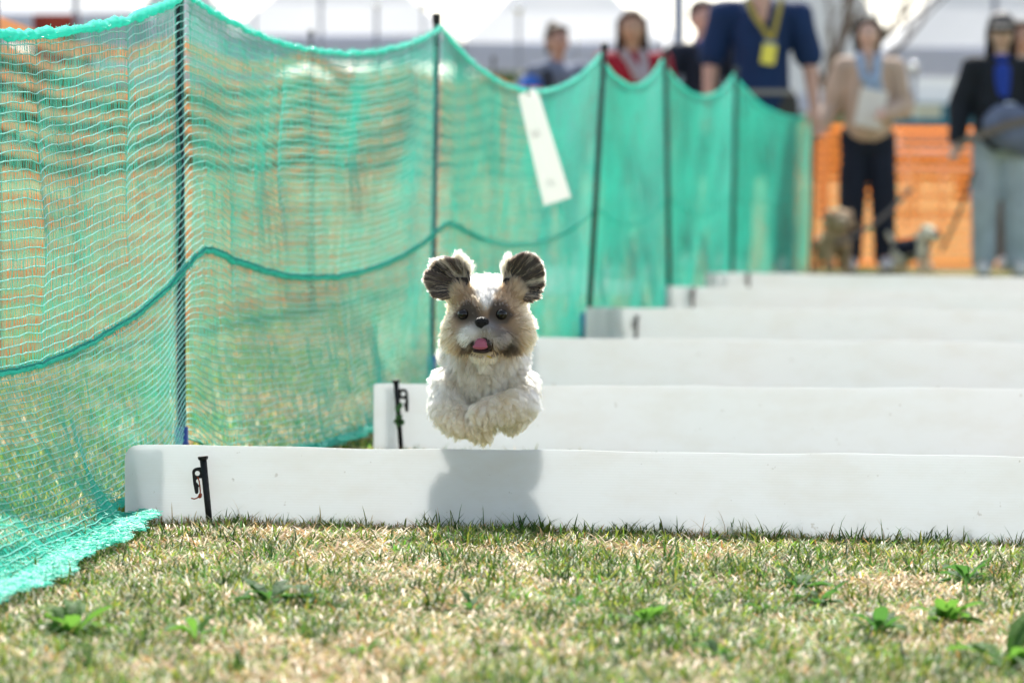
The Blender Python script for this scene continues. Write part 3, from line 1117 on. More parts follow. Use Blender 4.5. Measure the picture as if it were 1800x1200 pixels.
M_skin = mat('dog_skin', (0.36, 0.28, 0.22), 0.8, attr='Col')
M_earskin = mat('dark_ear_skin', (0.03, 0.022, 0.02), 0.8)
body_me = blob([
    ('e', D(.004, 0.004, .390), (.073, .070, .058)),
    ('e', D(.004, .012, .418), (.068, .052, .042)), ('e', D(-.048, .006, .432), (.026, .030, .026)), ('e', D(.055, .006, .436), (.026, .030, .026)),
    ('e', D(-.046, -.020, .366), (.034, .040, .038)), ('e', D(.053, -.020, .366), (.036, .040, .038)),
    ('e', D(-.022, -.060, .358), (.026, .030, .020)), ('e', D(.020, -.060, .358), (.026, .030, .020)),
    ('e', D(-.001, -.066, .374), (.016, .028, .014)),
    ('e', D(-.003, -.046, .322), (.026, .030, .014)),
    ('c', D(.004, .03, .37), .055, D(.000, .04, .30), .070), ('e', D(-.002, .060, .332), (.079, .07, .058)),
    ('e', D(-.004, .045, .268), (.076, .078, .080)),
    ('c', D(.000, .09, .275), .076, D(.010, .30, .275), .070),
    # fore legs tucked up under the chest
    ('c', D(-.062, .02, .265), .034, D(-.070, -.015, .220), .030), ('c', D(-.070, -.015, .220), .029, D(-.040, -.045, .196), .024),
    ('c', D(-.040, -.045, .196), .023, D(-.008, -.052, .181), .017),
    ('c', D(.056, .02, .265), .034, D(.060, -.02, .226), .031), ('c', D(.060, -.02, .226), .030, D(.028, -.064, .224), .026), ('c', D(.028, -.064, .224), .026, D(-.006, -.088, .214), .023),
    ('c', D(.060, -.01, .22), .026, D(.050, -.012, .203), .022),
    # hind legs trailing
    ('c', D(-.042, .30, .25), .042, D(-.048, .25, .21), .032), ('c', D(-.048, .25, .21), .028, D(-.045, .36, .206), .020), ('c', D(-.045, .36, .206), .019, D(-.042, .42, .195), .017),
    ('c', D(.050, .30, .25), .042, D(.055, .25, .21), .032), ('c', D(.055, .25, .21), .028, D(.052, .36, .206), .020), ('c', D(.052, .36, .206), .019, D(.050, .42, .195), .017),
    ('c', D(.016, .36, .30), .022, D(.016, .43, .36), .012),
], 0.0055, 8)
body_me.transform(Matrix.Translation(-origin_of(dog)))
body = link('body', body_me, M_skin, dog)


def ear(name, base, outline, cupy, y0):
    """hollow flap: outline in metres (x, z) round the base point, concave side to the front"""
    ox = np.array(outline)
    n = len(ox)
    bx = np.array(base)
    rings = 7
    V = []
    for r in range(rings):
        k = r / (rings - 1)
        for j in range(n):
            q = bx + (ox[j] - bx) * k
            yy = y0 - cupy * (k ** 2) + 0.01 * math.sin(j * 2.1) * k * 0.3
            V.append(D(q[0], yy, q[1]))
    Fq = []
    for r in range(rings - 1):
        for j in range(n):
            a = r * n + j
            b_ = r * n + (j + 1) % n
            Fq.append((a, b_, b_ + n, a + n))
    V = np.array(V)
    nV = len(V)
    V2 = V.copy()
    V2[:, 1] += 0.004
    Fq = np.array(Fq)
    last = (rings - 1) * n
    q0 = np.cross(V[Fq[:, 1]] - V[Fq[:, 0]], V[Fq[:, 2]] - V[Fq[:, 0]])
    if q0[:, 1].mean() < 0:          # front faces must look towards -y once reversed below
        Fq = Fq[:, ::-1]
    rim = np.array([(last + j, last + nV + j, last + nV + (j + 1) % n, last + (j + 1) % n) for j in range(n)])
    o = fromnp(name, np.vstack([V, V2]), np.vstack([Fq[:, ::-1], Fq + nV, rim]), M_earskin, dog)
    return o, np.vstack([V, V2]), np.vstack([Fq[:, ::-1], Fq + nV]), len(Fq)


def pxm(X, Yp):
    """zoomed face picture coordinates -> dog metres (x, z)"""
    px, py = 740 + X / 5.4545, 430 + Yp / 5.4545
    p = at(px, py, DY)
    return (p.x - DX, p.z)


earL, VL, FL, nfL = ear('ear', pxm(470, 425), [pxm(*q) for q in ((470, 300), (430, 225), (350, 165), (250, 140), (160, 165), (80, 255), (55, 345), (100, 420), (150, 500), (240, 520), (330, 480), (420, 400))], 0.004, -0.006)
earR, VR, FR, nfR = ear('ear', pxm(775, 430), [pxm(*q) for q in ((790, 320), (810, 240), (875, 145), (970, 95), (1070, 115), (1135, 200), (1155, 310), (1150, 400), (1115, 510), (1030, 545), (950, 500), (850, 430))], 0.004, -0.006)

# eyes, nose, mouth
M_eye = mat('dark_wet_eye', (0.004, 0.003, 0.002), 0.05, spec=0.45)
M_iris = mat('brown_iris', (0.012, 0.005, 0.003), 0.07, spec=0.25)
M_nose = mat('black_nose', (0.006, 0.006, 0.007), 0.4, bump=0.5, bscale=700, spec=0.25)
M_mouth = mat('mouth_dark', (0.02, 0.008, 0.008), 0.4)
M_tongue = mat('pink_tongue', (0.40, 0.095, 0.15), 0.3, trans=0.15, bump=0.2, bscale=500, coat=0.3)


def surf(px, py, back):
    """point at the pixel on the dog's front, 'back' metres behind the head centre plane"""
    return at(px, py, DY + back)


from mathutils.bvhtree import BVHTree
bvh = BVHTree.FromPolygons([v.co + origin_of(dog) for v in body_me.vertices], [p.vertices[:] for p in body_me.polygons])


def hit(px, py):
    o_ = Vector((0, 0, CAMZ))
    t_ = at(px, py, DY)
    loc, nn, ix, ds = bvh.ray_cast(o_, (t_ - o_).normalized())
    return loc if loc else t_


EYES = []
for (ex, ey) in ((814.5, 552.5), (881.5, 552.5)):
    c = hit(ex, ey) + Vector((0, 0.0005, 0))
    EYES.append(c)
    bm = bmesh.new()
    add_ell(bm, c, (.0112, .0112, .0106), 24)
    e = frombm('eye', bm, M_eye, dog, smooth=True)
    bm = bmesh.new()
    add_ell(bm, c + Vector((0.0005, -0.0030, 0.0)), (.0080, .0083, .0080), 20)
    frombm('iris', bm, M_iris, e, smooth=True)
nc = hit(847, 566) + Vector((0, -0.005, 0))
nose_me = blob([('e', nc, (.0138, .011, .0112)), ('e', nc + Vector((-.007, -.001, .001)), (.0062, .008, .0068)), ('e', nc + Vector((.007, -.001, .001)), (.0062, .008, .0068)), ('e', nc + Vector((0, -.002, -.007)), (.006, .007, .006))], 0.0013, 5)
nose_me.transform(Matrix.Translation(-origin_of(dog)))
nose = link('nose', nose_me, M_nose, dog)
for sx in (-1, 1):
    bm = bmesh.new()
    add_ell(bm, nc + Vector((sx * .0062, -.0088, -.0012)), (.0027, .0016, .0021), 10)
    frombm('nostril', bm, mat('nostril_black', (0.001, 0.001, 0.001), 0.9), nose, smooth=True)
mc = hit(846, 602)
bm = bmesh.new()
add_ell(bm, mc + Vector((0.001, 0.002, -0.002)), (.023, .013, .015), 20)
mouth = frombm('mouth', bm, M_mouth, dog, smooth=True)
tg = at(845, 604, mc.y - 0.013)
tongue_me = blob([('e', tg, (.0125, .010, .0085)), ('e', tg + Vector((-.001, -.004, -.0055)), (.0150, .008, .0058)), ('e', tg + Vector((0.0, .010, .005)), (.012, .012, .006))], 0.0014, 6)
tongue_me.transform(Matrix.Translation(-origin_of(dog)))
tongue = link('tongue', tongue_me, M_tongue, mouth)
bm = bmesh.new()
lipc = at(846, 617, mc.y - 0.006)
add_ell(bm, lipc, (.0165, .008, .0042), 16)
frombm('lip', bm, M_mouth, mouth, smooth=True)
ct = hit(861, 627)
bm = bmesh.new()
add_ell(bm, at(860, 627, ct.y - 0.026), (.006, .002, .0016), 10, Euler((0, 0.5, 0)).to_matrix())
frombm('collar_tag', bm, mat('gold_tag', (0.55, 0.38, 0.06), 0.3, 0.8), dog, smooth=True)


# ---- fur
def fur_mat():
    m = bpy.data.materials.new('fur')
    m.use_nodes = True
    t = m.node_tree
    t.nodes.remove(t.nodes['Principled BSDF'])
    out = t.nodes['Material Output']
    h = t.nodes.new('ShaderNodeBsdfHairPrincipled')
    h.parametrization = 'COLOR'
    h.inputs['Roughness'].default_value = 0.5
    h.inputs['Radial Roughness'].default_value = 0.6
    h.inputs['Random Roughness'].default_value = 0.2
    a = t.nodes.new('ShaderNodeAttribute')
    a.attribute_name = 'Col'
    t.links.new(a.outputs['Color'], h.inputs['Color'])
    t.links.new(h.outputs[0], out.inputs[0])
    return m


M_fur = fur_mat()


def sample(V, T, n):
    V = np.asarray(V, float)
    T = np.asarray(T)
    if T.shape[1] == 4:
        T = np.vstack([T[:, [0, 1, 2]], T[:, [0, 2, 3]]])
    a, b_, c = V[T[:, 0]], V[T[:, 1]], V[T[:, 2]]
    cr = np.cross(b_ - a, c - a)
    ar = np.linalg.norm(cr, axis=1)
    idx = rng.choice(len(T), n, p=ar / ar.sum())
    r1, r2 = rng.random(n), rng.random(n)
    s = np.sqrt(r1)
    p = a[idx] * (1 - s)[:, None] + b_[idx] * (s * (1 - r2))[:, None] + c[idx] * (s * r2)[:, None]
    nn = cr[idx] / (ar[idx][:, None] + 1e-12)
    return p, nn


def nrmz(v):
    return v / (np.linalg.norm(v, axis=1, keepdims=True) + 1e-12)


def grow(name, p, n, L, dirv, lift, col, tipcol, curl, clump, parent, rad=0.00042, K=8, gfrac=22, sag=0.0, frizz=0.05):
    """strands as hair curves: each strand leans from the normal into the combed direction and gathers round its lock's guide strand"""
    m = len(p)
    dirv = nrmz(dirv + rng.normal(0, frizz, (m, 3)))
    t = np.linspace(0, 1, K)
    g = max(8, m // gfrac)
    gi = rng.choice(m, g, replace=False)
    kd = kdtree.KDTree(g)
    for k, q in enumerate(gi):
        kd.insert(Vector(p[q]), k)
    kd.balance()
    own = np.array([kd.find(Vector(q))[1] for q in p])
    lift = np.broadcast_to(np.asarray(lift, float), (m,))
    cvec = nrmz(n * lift[:, None] + dirv * (1 - lift)[:, None] + 1e-9)
    P = np.empty((m, K, 3))
    cur = p - n * 0.0015
    P[:, 0] = cur
    for k in range(1, K):
        f = (k - 1) / (K - 1)
        dd = nrmz(cvec * (1 - 0.75 * f) + dirv * (0.75 * f) + np.array([0, 0, -1.0]) * sag * f)
        cur = cur + dd * (L / (K - 1))[:, None]
        P[:, k] = cur
    # curl shared by each lock
    ph = rng.uniform(0, 2 * PI, g)
    fr = rng.uniform(0.5, 1.3, g)
    ax = nrmz(np.cross(dirv[gi], rng.normal(size=(g, 3))))
    ay = nrmz(np.cross(dirv[gi], ax))
    curl = np.broadcast_to(np.asarray(curl, float), (m,))
    amp = (curl * L)[:, None, None] * (t ** 1.2)[None, :, None]
    w_ = 2 * PI * fr[own][:, None] * t[None] + ph[own][:, None]
    P = P + amp * (np.sin(w_)[..., None] * ax[own][:, None] + np.cos(w_)[..., None] * ay[own][:, None] * 0.6)
    # gather
    G = P[gi][own] - p[gi][own][:, None] * 0
    ratio = (L / np.maximum(L[gi][own], 1e-4))[:, None, None]
    rel = (P[gi][own] - P[gi][own][:, :1]) * np.clip(ratio, 0.6, 1.3)
    target = P[gi][own][:, :1] + rel
    cl = np.broadcast_to(np.asarray(clump, float), (m,))[:, None, None] * (t ** 1.1)[None, :, None]
    P = P * (1 - cl) + target * cl
    P = P - np.array(origin_of(parent))
    hc = bpy.data.hair_curves.new(name)
    hc.add_curves([K] * m)
    hc.attributes['position'].data.foreach_set('vector', P.astype(np.float32).ravel())
    ra = hc.attributes.get('radius') or hc.attributes.new('radius', 'FLOAT', 'POINT')
    rr = rad * (1.0 - 0.72 * t ** 1.5)[None] * rng.uniform(0.7, 1.25, (m, 1))
    ra.data.foreach_set('value', rr.astype(np.float32).ravel())
    ca = hc.attributes.new('Col', 'FLOAT_COLOR', 'POINT')
    cc = np.ones((m, K, 4), dtype=np.float32)
    k_ = (t ** 0.9)[None, :, None]
    var = (1 + rng.uniform(-0.10, 0.10, (m, 1, 1)) + rng.uniform(-0.30, 0.26, g)[own][:, None, None])
    cc[..., :3] = np.clip((col[:, None] * (1 - k_) + tipcol[:, None] * k_) * var, 0.002, 0.94)
    ca.data.foreach_set('color', cc.ravel())
    o = bpy.data.objects.new(name, hc)
    C.collection.objects.link(o)
    hc.materials.append(M_fur)
    o.parent = parent
    return o


CREAM = np.array([0.70, 0.55, 0.38])
WHITE = np.array([0.76, 0.71, 0.63])
TAN = np.array([0.27, 0.165, 0.088])
TANL = np.array([0.50, 0.37, 0.23])
DARK = np.array([0.022, 0.016, 0.013])
GREY = np.array([0.15, 0.13, 0.12])
YEL = np.array([0.66, 0.50, 0.27])

# coat colours and painted sun over the dog, shared by skin and fur
def face_colour(xh, yh_, zh, deh, dnh):
    muz = (np.abs(xh + 0.001) < 0.046) & (zh < 0.388) & (zh > 0.334) & (yh_ < -0.045)
    nz = fbm(xh * 60, zh * 60 + yh_ * 40, 5, 3) - 0.5
    col = np.tile(TAN, (len(xh), 1)) * 1.15
    edge = smoothstep(0.045, 0.078, np.abs(xh) + nz * 0.02)
    col = col * (1 - edge[:, None]) + TANL * edge[:, None]
    bw = 0.0015 + 0.46 * np.clip(zh - 0.404, 0, 1)
    bl = smoothstep(bw + 0.008, bw - 0.004, np.abs(xh - 0.001) + nz * 0.012) * smoothstep(0.398, 0.412, zh)
    col = col * (1 - bl[:, None]) + WHITE * bl[:, None]
    topc = smoothstep(0.440, 0.462, zh + nz * 0.02)  # crown colour toned down to offset the direct sun on it
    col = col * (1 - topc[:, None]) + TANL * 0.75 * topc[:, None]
    back = smoothstep(0.01, 0.04, yh_)
    col = col * (1 - 0.7 * back[:, None]) + CREAM * 0.7 * back[:, None]
    ed = smoothstep(0.029, 0.014, deh + nz * 0.016)
    # dark runs from each eye up over the brow and towards the nose
    brow = np.exp(-((np.abs(xh + .002) - 0.024) / 0.016) ** 2 - ((zh - 0.409) / 0.016) ** 2) * (yh_ < 0)
    inner = np.exp(-((np.abs(xh + .002) - 0.018) / 0.011) ** 2 - ((zh - 0.392) / 0.014) ** 2) * (yh_ < 0)
    dk = np.clip(ed + 0.8 * brow + 0.85 * inner, 0, 1) * (1 - 0.85 * (np.abs(xh - 0.001) < 0.005))
    col = col * (1 - dk[:, None]) + np.array([0.075, 0.052, 0.036]) * dk[:, None]
    gn = np.clip(1.7 * np.exp(-((xh + .001) / .022) ** 2 - ((zh - .374) / .013) ** 2), 0, 1) * (yh_ < -0.03)
    col = col * (1 - gn[:, None]) + np.array([0.24, 0.23, 0.23]) * gn[:, None]
    wl = np.clip(1.8 * np.exp(-((xh + .032) / .018) ** 2 - ((zh - .360 + nz * 0.008) / .015) ** 2), 0, 1) * (yh_ < -0.02)
    col = col * (1 - wl[:, None]) + WHITE * wl[:, None]
    gr = np.clip(1.6 * np.exp(-((xh - .034) / .022) ** 2 - ((zh - .353 + nz * 0.01) / .019) ** 2), 0, 1) * (yh_ < -0.01)
    col = col * (1 - gr[:, None]) + GREY * 1.15 * gr[:, None]
    gm = np.clip(1.5 * np.exp(-((xh - .001) / .016) ** 2 - ((zh - .358) / .008) ** 2), 0, 1) * (yh_ < -0.03)
    col = col * (1 - gm[:, None]) + np.array([0.42, 0.38, 0.33]) * gm[:, None]
    # dark lips corners and beard on the right
    lipm = smoothstep(0.354, 0.346, zh + nz * 0.012 + 0.012 * (np.abs(xh) < 0.018)) * smoothstep(0.322, 0.330, zh + nz * 0.006) * (yh_ < -0.005) * smoothstep(0.062, 0.045, np.abs(xh - 0.006))
    col = col * (1 - 0.92 * lipm[:, None]) + DARK * 0.92 * lipm[:, None]
    chin = (zh < 0.328) & (np.abs(xh + 0.003) < 0.04) & (yh_ < 0.0)
    col = np.where(chin[:, None], CREAM * np.array([1.0, 0.98, 0.92]), col)
    return col, dk

def body_colour(xb, yb, zb):
    col = np.tile(CREAM, (len(xb), 1))
    nz = fbm(xb * 25, zb * 25, 6, 3)
    col = col * (0.88 + 0.2 * nz)[:, None]
    side = smoothstep(0.05, 0.09, np.abs(xb)) * (zb > 0.22)  # whiter flanks: the backlit rim is painted into the coat colour
    col = col * (1 - 0.6 * side[:, None]) + WHITE * 0.6 * side[:, None]
    lowl = smoothstep(0.205, 0.165, zb) * (yb < 0.1)
    col = col * (1 - 0.85 * lowl[:, None]) + YEL * 0.85 * lowl[:, None]
    bk = smoothstep(0.10, 0.16, yb + 0.05 * nz) * (zb > 0.20)
    col = col * (1 - 0.8 * bk[:, None]) + TANL * 0.8 * bk[:, None]
    return col

def head_test(y, z):
    return (z > 0.318 + 0.25 * np.clip(y + 0.02, -0.2, 1)) & (y < 0.075)


bv = np.array([v.co[:] for v in body_me.vertices]) + np.array(origin_of(dog))
bt = np.array([p.vertices[:] for p in body_me.polygons if len(p.vertices) == 4])
lv = bv - np.array([DX, DY, 0])
e0 = np.minimum(np.linalg.norm(bv - np.array(EYES[0]), axis=1), np.linalg.norm(bv - np.array(EYES[1]), axis=1))
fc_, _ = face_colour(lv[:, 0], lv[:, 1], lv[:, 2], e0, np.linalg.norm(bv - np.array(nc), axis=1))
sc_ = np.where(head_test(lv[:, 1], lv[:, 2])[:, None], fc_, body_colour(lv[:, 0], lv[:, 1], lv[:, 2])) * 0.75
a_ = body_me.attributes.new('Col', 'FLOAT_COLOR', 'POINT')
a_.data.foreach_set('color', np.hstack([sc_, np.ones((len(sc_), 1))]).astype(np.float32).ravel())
NF = 230000
p, n = sample(bv, bt, NF)
loc = p - np.array([DX, DY, 0])
x, y, z = loc.T
ishead = (z > 0.318 + 0.25 * np.clip(y + 0.02, -0.2, 1)) & (y < 0.075)
# denser on the head and the front, thinner on the hidden rear
keep = np.where(ishead, 1.0, np.where(y > 0.16, 0.35, 0.8)) > rng.random(NF)
eyeA, eyeB = np.array(EYES[0]), np.array(EYES[1])
de = np.minimum(np.linalg.norm(p - eyeA, axis=1), np.linalg.norm(p - eyeB, axis=1))
dn = np.linalg.norm(p - np.array(nc), axis=1)
mm = (np.abs(p[:, 0] - mc.x) < 0.019) & (np.abs(p[:, 2] - mc.z + 0.002) < 0.011) & (y < -0.03)
keep &= (de > 0.0128) & (dn > 0.0135) & ~mm
p, n, loc, ishead, de, dn = p[keep], n[keep], loc[keep], ishead[keep], de[keep], dn[keep]
x, y, z = loc.T

# HEAD
h = ishead
ph_, nh = p[h], n[h]
xh, yh_, zh = x[h], y[h], z[h]
C0 = np.array([DX - 0.001, DY - 0.085, 0.384])
v = ph_ - C0
v = v - nh * (v * nh).sum(1, keepdims=True)
v = nrmz(v)
v[:, 1] += 0.25
low = zh < 0.372
v[:, 2] -= np.where(low, 0.55, 0.0)
v[:, 2] += np.where(zh > 0.41, 0.25, 0.0)
front = nh[:, 1] < -0.1
deh, dnh = de[h], dn[h]
muz = (np.abs(xh + 0.001) < 0.046) & (zh < 0.388) & (zh > 0.334) & (yh_ < -0.045)
L = np.full(len(xh), 0.026)
L = np.where(zh > 0.415, 0.028, L)
L = np.where(np.abs(xh) > 0.055, 0.027, L)
L = np.where(muz, np.clip(0.008 + 0.36 * (dnh - 0.013), 0.007, 0.018), L)
L = np.where((zh < 0.334), 0.013, L)
L = np.minimum(L, 0.0030 + 0.55 * np.maximum(deh - 0.012, 0))
ea = np.where((np.linalg.norm(ph_ - eyeA, axis=1) < np.linalg.norm(ph_ - eyeB, axis=1))[:, None], eyeA, eyeB)
away = nrmz((ph_ - ea) * np.array([1, 0.2, 1]))
v = v + away * (1.6 * np.exp(-np.maximum(deh - 0.012, 0) / 0.007))[:, None]
L *= rng.uniform(0.75, 1.2, len(L))
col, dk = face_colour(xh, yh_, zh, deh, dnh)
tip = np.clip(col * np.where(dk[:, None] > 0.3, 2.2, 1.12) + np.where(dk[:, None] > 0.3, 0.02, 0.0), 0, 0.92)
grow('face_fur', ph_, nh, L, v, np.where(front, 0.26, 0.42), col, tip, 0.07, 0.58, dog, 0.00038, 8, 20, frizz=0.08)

# BODY
q = ~ishead
pb_, nb = p[q], n[q]
xb, yb, zb = x[q], y[q], z[q]
legs = (zb < 0.238) & (yb < 0.06)
v = np.stack([xb * 2.2, np.full(len(xb), -0.05), np.full(len(xb), -0.9)], axis=1)
v[:, 0] += np.where(legs, 0.0, 0.0)
v = v - nb * (v * nb).sum(1, keepdims=True) * 0.9
v = v + 0.55 * np.stack([vn(xb * 30, zb * 30, 15) - 0.5, np.zeros(len(xb)), vn(xb * 30, zb * 30, 16) - 0.5], axis=1)
v = np.where((yb > 0.1)[:, None], np.stack([0.3 * nb[:, 0], np.full(len(xb), 0.8), np.full(len(xb), -0.35)], axis=1), v)
v = nrmz(v)
L = np.where(yb > 0.1, 0.019, np.where(legs, 0.024, 0.030)) * rng.uniform(0.7, 1.2, len(xb))
col = body_colour(xb, yb, zb)
tip = np.clip(col * 1.06, 0, 0.93)
curl = np.where(legs, 0.20, 0.13)
grow('body_fur', pb_, nb, L, v, np.where(legs, 0.38, 0.45), col, tip, curl, np.where(legs, 0.55, 0.40), dog, 0.00040, 10, 45, sag=0.2, frizz=0.12)

# EARS
for (o, V, Fq, nf, base, sgn) in ((earL, VL, FL, nfL, pxm(470, 425), -1), (earR, VR, FR, nfR, pxm(775, 430), 1)):
    bpt = np.array(D(base[0], 0.0, base[1]))
    # inner side: long dark strands sweeping outwards
    p, n = sample(V, Fq[:nf], 14000)
    v = p - bpt
    r_ = np.linalg.norm(v[:, [0, 2]], axis=1)
    v[:, 1] = -0.16 * r_
    v = nrmz(v)
    an = np.arctan2(v[:, 2], v[:, 0])
    rv = V[len(V) // 2 - 12:len(V) // 2] - bpt            # outline of the flap round its root
    ra_ = np.arctan2(rv[:, 2], rv[:, 0])
    o_ = np.argsort(ra_)
    rim_r = np.interp(an, ra_[o_], np.linalg.norm(rv[:, [0, 2]], axis=1)[o_], period=2 * PI)
    k_ = r_ / rim_r
    ok_ = k_ > 0.40
    p, n, v, r_, an, rim_r, k_ = p[ok_], n[ok_], v[ok_], r_[ok_], an[ok_], rim_r[ok_], k_[ok_]
    lightm = vn(an * 40, k_ * 1.2, 19) > 0.62
    col = np.tile(DARK * 1.3, (len(p), 1))
    col = np.where(lightm[:, None], np.array([0.52, 0.41, 0.27]), col)
    lowm = smoothstep(-0.25, -0.75, v[:, 2])
    col = col * (1 - 0.25 * lowm[:, None]) + TAN * 0.25 * lowm[:, None]
    L = np.clip((1 - k_) * rim_r * 1.1 + 0.006, 0.009, 0.034) * rng.uniform(0.7, 1.15, len(p))
    grow('inner_ear_fur', p, n, L, v, 0.20, col, np.clip(col * 1.4 + 0.006, 0, 0.9), 0.06, 0.45, o, 0.00036, 7, 12)
    # outer side and fringe: cream strands that stand out past the edge
    p, n = sample(V, Fq[nf:], 7500)
    v = p - bpt
    r_ = np.linalg.norm(v[:, [0, 2]], axis=1)
    v[:, 1] = v[:, 1] * 0.3 + 0.004
    v = nrmz(v)
    v[:, 2] += 0.15
    col = np.tile(TANL * 1.1, (len(p), 1))
    col = np.where((rng.random(len(p)) < 0.55)[:, None], CREAM, col)
    an = np.arctan2(v[:, 2], -sgn * v[:, 0])          # 0 towards the head, pi away from it
    kk = r_ > 0.024
    p, n, v, r_, an, col = p[kk], n[kk], v[kk], r_[kk], an[kk], col[kk]
    outw = smoothstep(0.9, 2.0, np.abs(an))
    L = (0.020 * (1 - outw) + (0.010 if sgn > 0 else 0.014) * outw) * (0.35 + 1.1 * vn(an * 7, r_ * 60, 29)) * rng.uniform(0.7, 1.2, len(p))
    grow('outer_ear_fur', p, n, L, v, 0.25, col, np.clip(col * 1.12, 0, 0.92), 0.08, 0.6, o, 0.00042, 7, 24)
    # tuft at the inner root of the ear
    p, n = sample(V, Fq[:nf], 22000)
    a_ = (p[:, 0] - bpt[0]) * -sgn
    k_ = (p[:, 2] > bpt[2] + 0.022) & (a_ > (-0.033 if sgn < 0 else -0.018))
    p, n = p[k_], n[k_]
    v = np.stack([np.full(len(p), -0.25 * sgn), np.full(len(p), 0.1), np.ones(len(p))], axis=1) + rng.normal(0, 0.2, (len(p), 3))
    col = np.tile(CREAM * 0.98, (len(p), 1))
    p = p + np.array([0, -0.002, 0.0])
    grow('ear_tuft', p, n, rng.uniform(0.014, 0.028, len(p)), nrmz(v), 0.12, col, np.clip(col * 1.1, 0, 0.93), 0.08, 0.6, o, 0.00042, 7, 22)

# ------------------------------------------------------------------ orange barrier mesh
M_orange = mat('orange_plastic_mesh', (0.94, 0.44, 0.14), 0.4, trans=0.5, tcol=(1.0, 0.60, 0.24))
M_stake = mat('grey_steel_stake', (0.10, 0.10, 0.10), 0.5, 0.4)


def barrier(pts, z0, z1, rows, hgt, vstep, sag, label, stakes):
    """plastic safety mesh: horizontal bands (each a part) and thin uprights, tied to stakes"""
    root = empty('barrier_fence', (pts[0][0], pts[0][1], 0), label, 'barrier')
    P = np.array([[p[0], p[1]] for p in pts], float)
    seg = np.linalg.norm(P[1:] - P[:-1], axis=1)
    cu = np.concatenate([[0], np.cumsum(seg)])
    L = cu[-1]

    def pos(u):
        return np.stack([np.interp(u, cu, P[:, 0]), np.interp(u, cu, P[:, 1])], axis=-1)

    us = np.arange(0, L, 0.09)
    xy = pos(us)
    tl = stakes
    for r in range(rows):
        f = r / (rows - 1)
        z = z0 + (z1 - z0) * f - sag * f * np.abs(np.sin(PI * us / tl)) + 0.02 * (vn(us * 1.3, us * 0 + r * 0.2, 7) - 0.5)
        wob = 0.03 * (vn(us * 0.9, us * 0 + r * 0.15, 9) - 0.5)
        hh = hgt * (1.5 if r in (0, rows - 1) else 1.0) / 2
        V = []
        for dz, dx in ((-hh, 0.0015), (-hh, -0.0015), (hh, -0.0015), (hh, 0.0015)):
            V.append(np.stack([xy[:, 0] + wob + dx, xy[:, 1] + dx, z + dz], axis=1))
        V = np.stack(V, axis=1).reshape(-1, 3)
        k = len(us)
        a = np.arange(k - 1)[:, None] * 4
        q = np.vstack([np.concatenate([a + i, a + (i + 1) % 4, a + 4 + (i + 1) % 4, a + 4 + i], axis=1) for i in range(4)])
        fromnp('band', V, q, M_orange, root, smooth=False)
    uv = np.arange(0, L, vstep)
    k = 8
    ff = np.linspace(0, 1, k)
    U, Fv = np.meshgrid(uv, ff, indexing='ij')
    xy2 = pos(U)
    Z = z0 + (z1 - z0) * Fv - sag * Fv * np.abs(np.sin(PI * U / tl))
    wob = 0.03 * (vn(U * 0.9, Fv * rows * 0.15, 9) - 0.5)
    Pp = np.stack([xy2[..., 0] + wob, xy2[..., 1], Z], axis=-1)
    V, q = tubes(Pp, 0.0014 if vstep > 0.1 else 0.0032, 4)
    o = fromnp('upright', V, q, M_orange, root)
    o['kind'] = 'stuff'
    u = 0.0
    while u <= L:
        c = pos(np.array([u]))[0]
        bm = bmesh.new()
        add_rod(bm, (c[0] + 0.01, c[1] + 0.012, -0.1), (c[0] + 0.01, c[1] + 0.012, z1 + 0.10), 0.008, 0.008, 8)
        add_rod(bm, (c[0] + 0.01, c[1] + 0.012, z1 + 0.10), (c[0] + 0.01, c[1] + 0.012, z1 + 0.125), 0.014, 0.012, 8)
        frombm('stake', bm, M_stake, root, smooth=True)
        u += stakes
    return root


barrier([(-2.15, 15.0), (-1.75, 18.0), (-1.0, 25.0), (0.30, 36.6)], 0.06, 1.13, 14, 0.034, 0.16, 0.07, 'orange mesh barrier running along the outside of the green net', 3.6)
barrier([(1.70, 35.3), (4.4, 35.0)], 0.01, 0.86, 16, 0.026, 0.06, 0.02, 'orange mesh barrier behind the woman in beige and the woman in black', 2.7)

# white boards of the neighbouring lane, glimpsed through the net
for (x0, y0, lab) in ((-0.35, 28.0, 'white board lying beyond the green net, right of the dog'), (-0.42, 31.0, 'second white board lying beyond the green net')):
    bm = bmesh.new()
    add_box(bm, (x0 + 0.75, y0, 0.04), (0.50, 0.012, 0.08))
    tag(frombm('board', bm, M_board, None, bevel=0.003), lab, 'board')

# ------------------------------------------------------------------ people
SKIN = {}


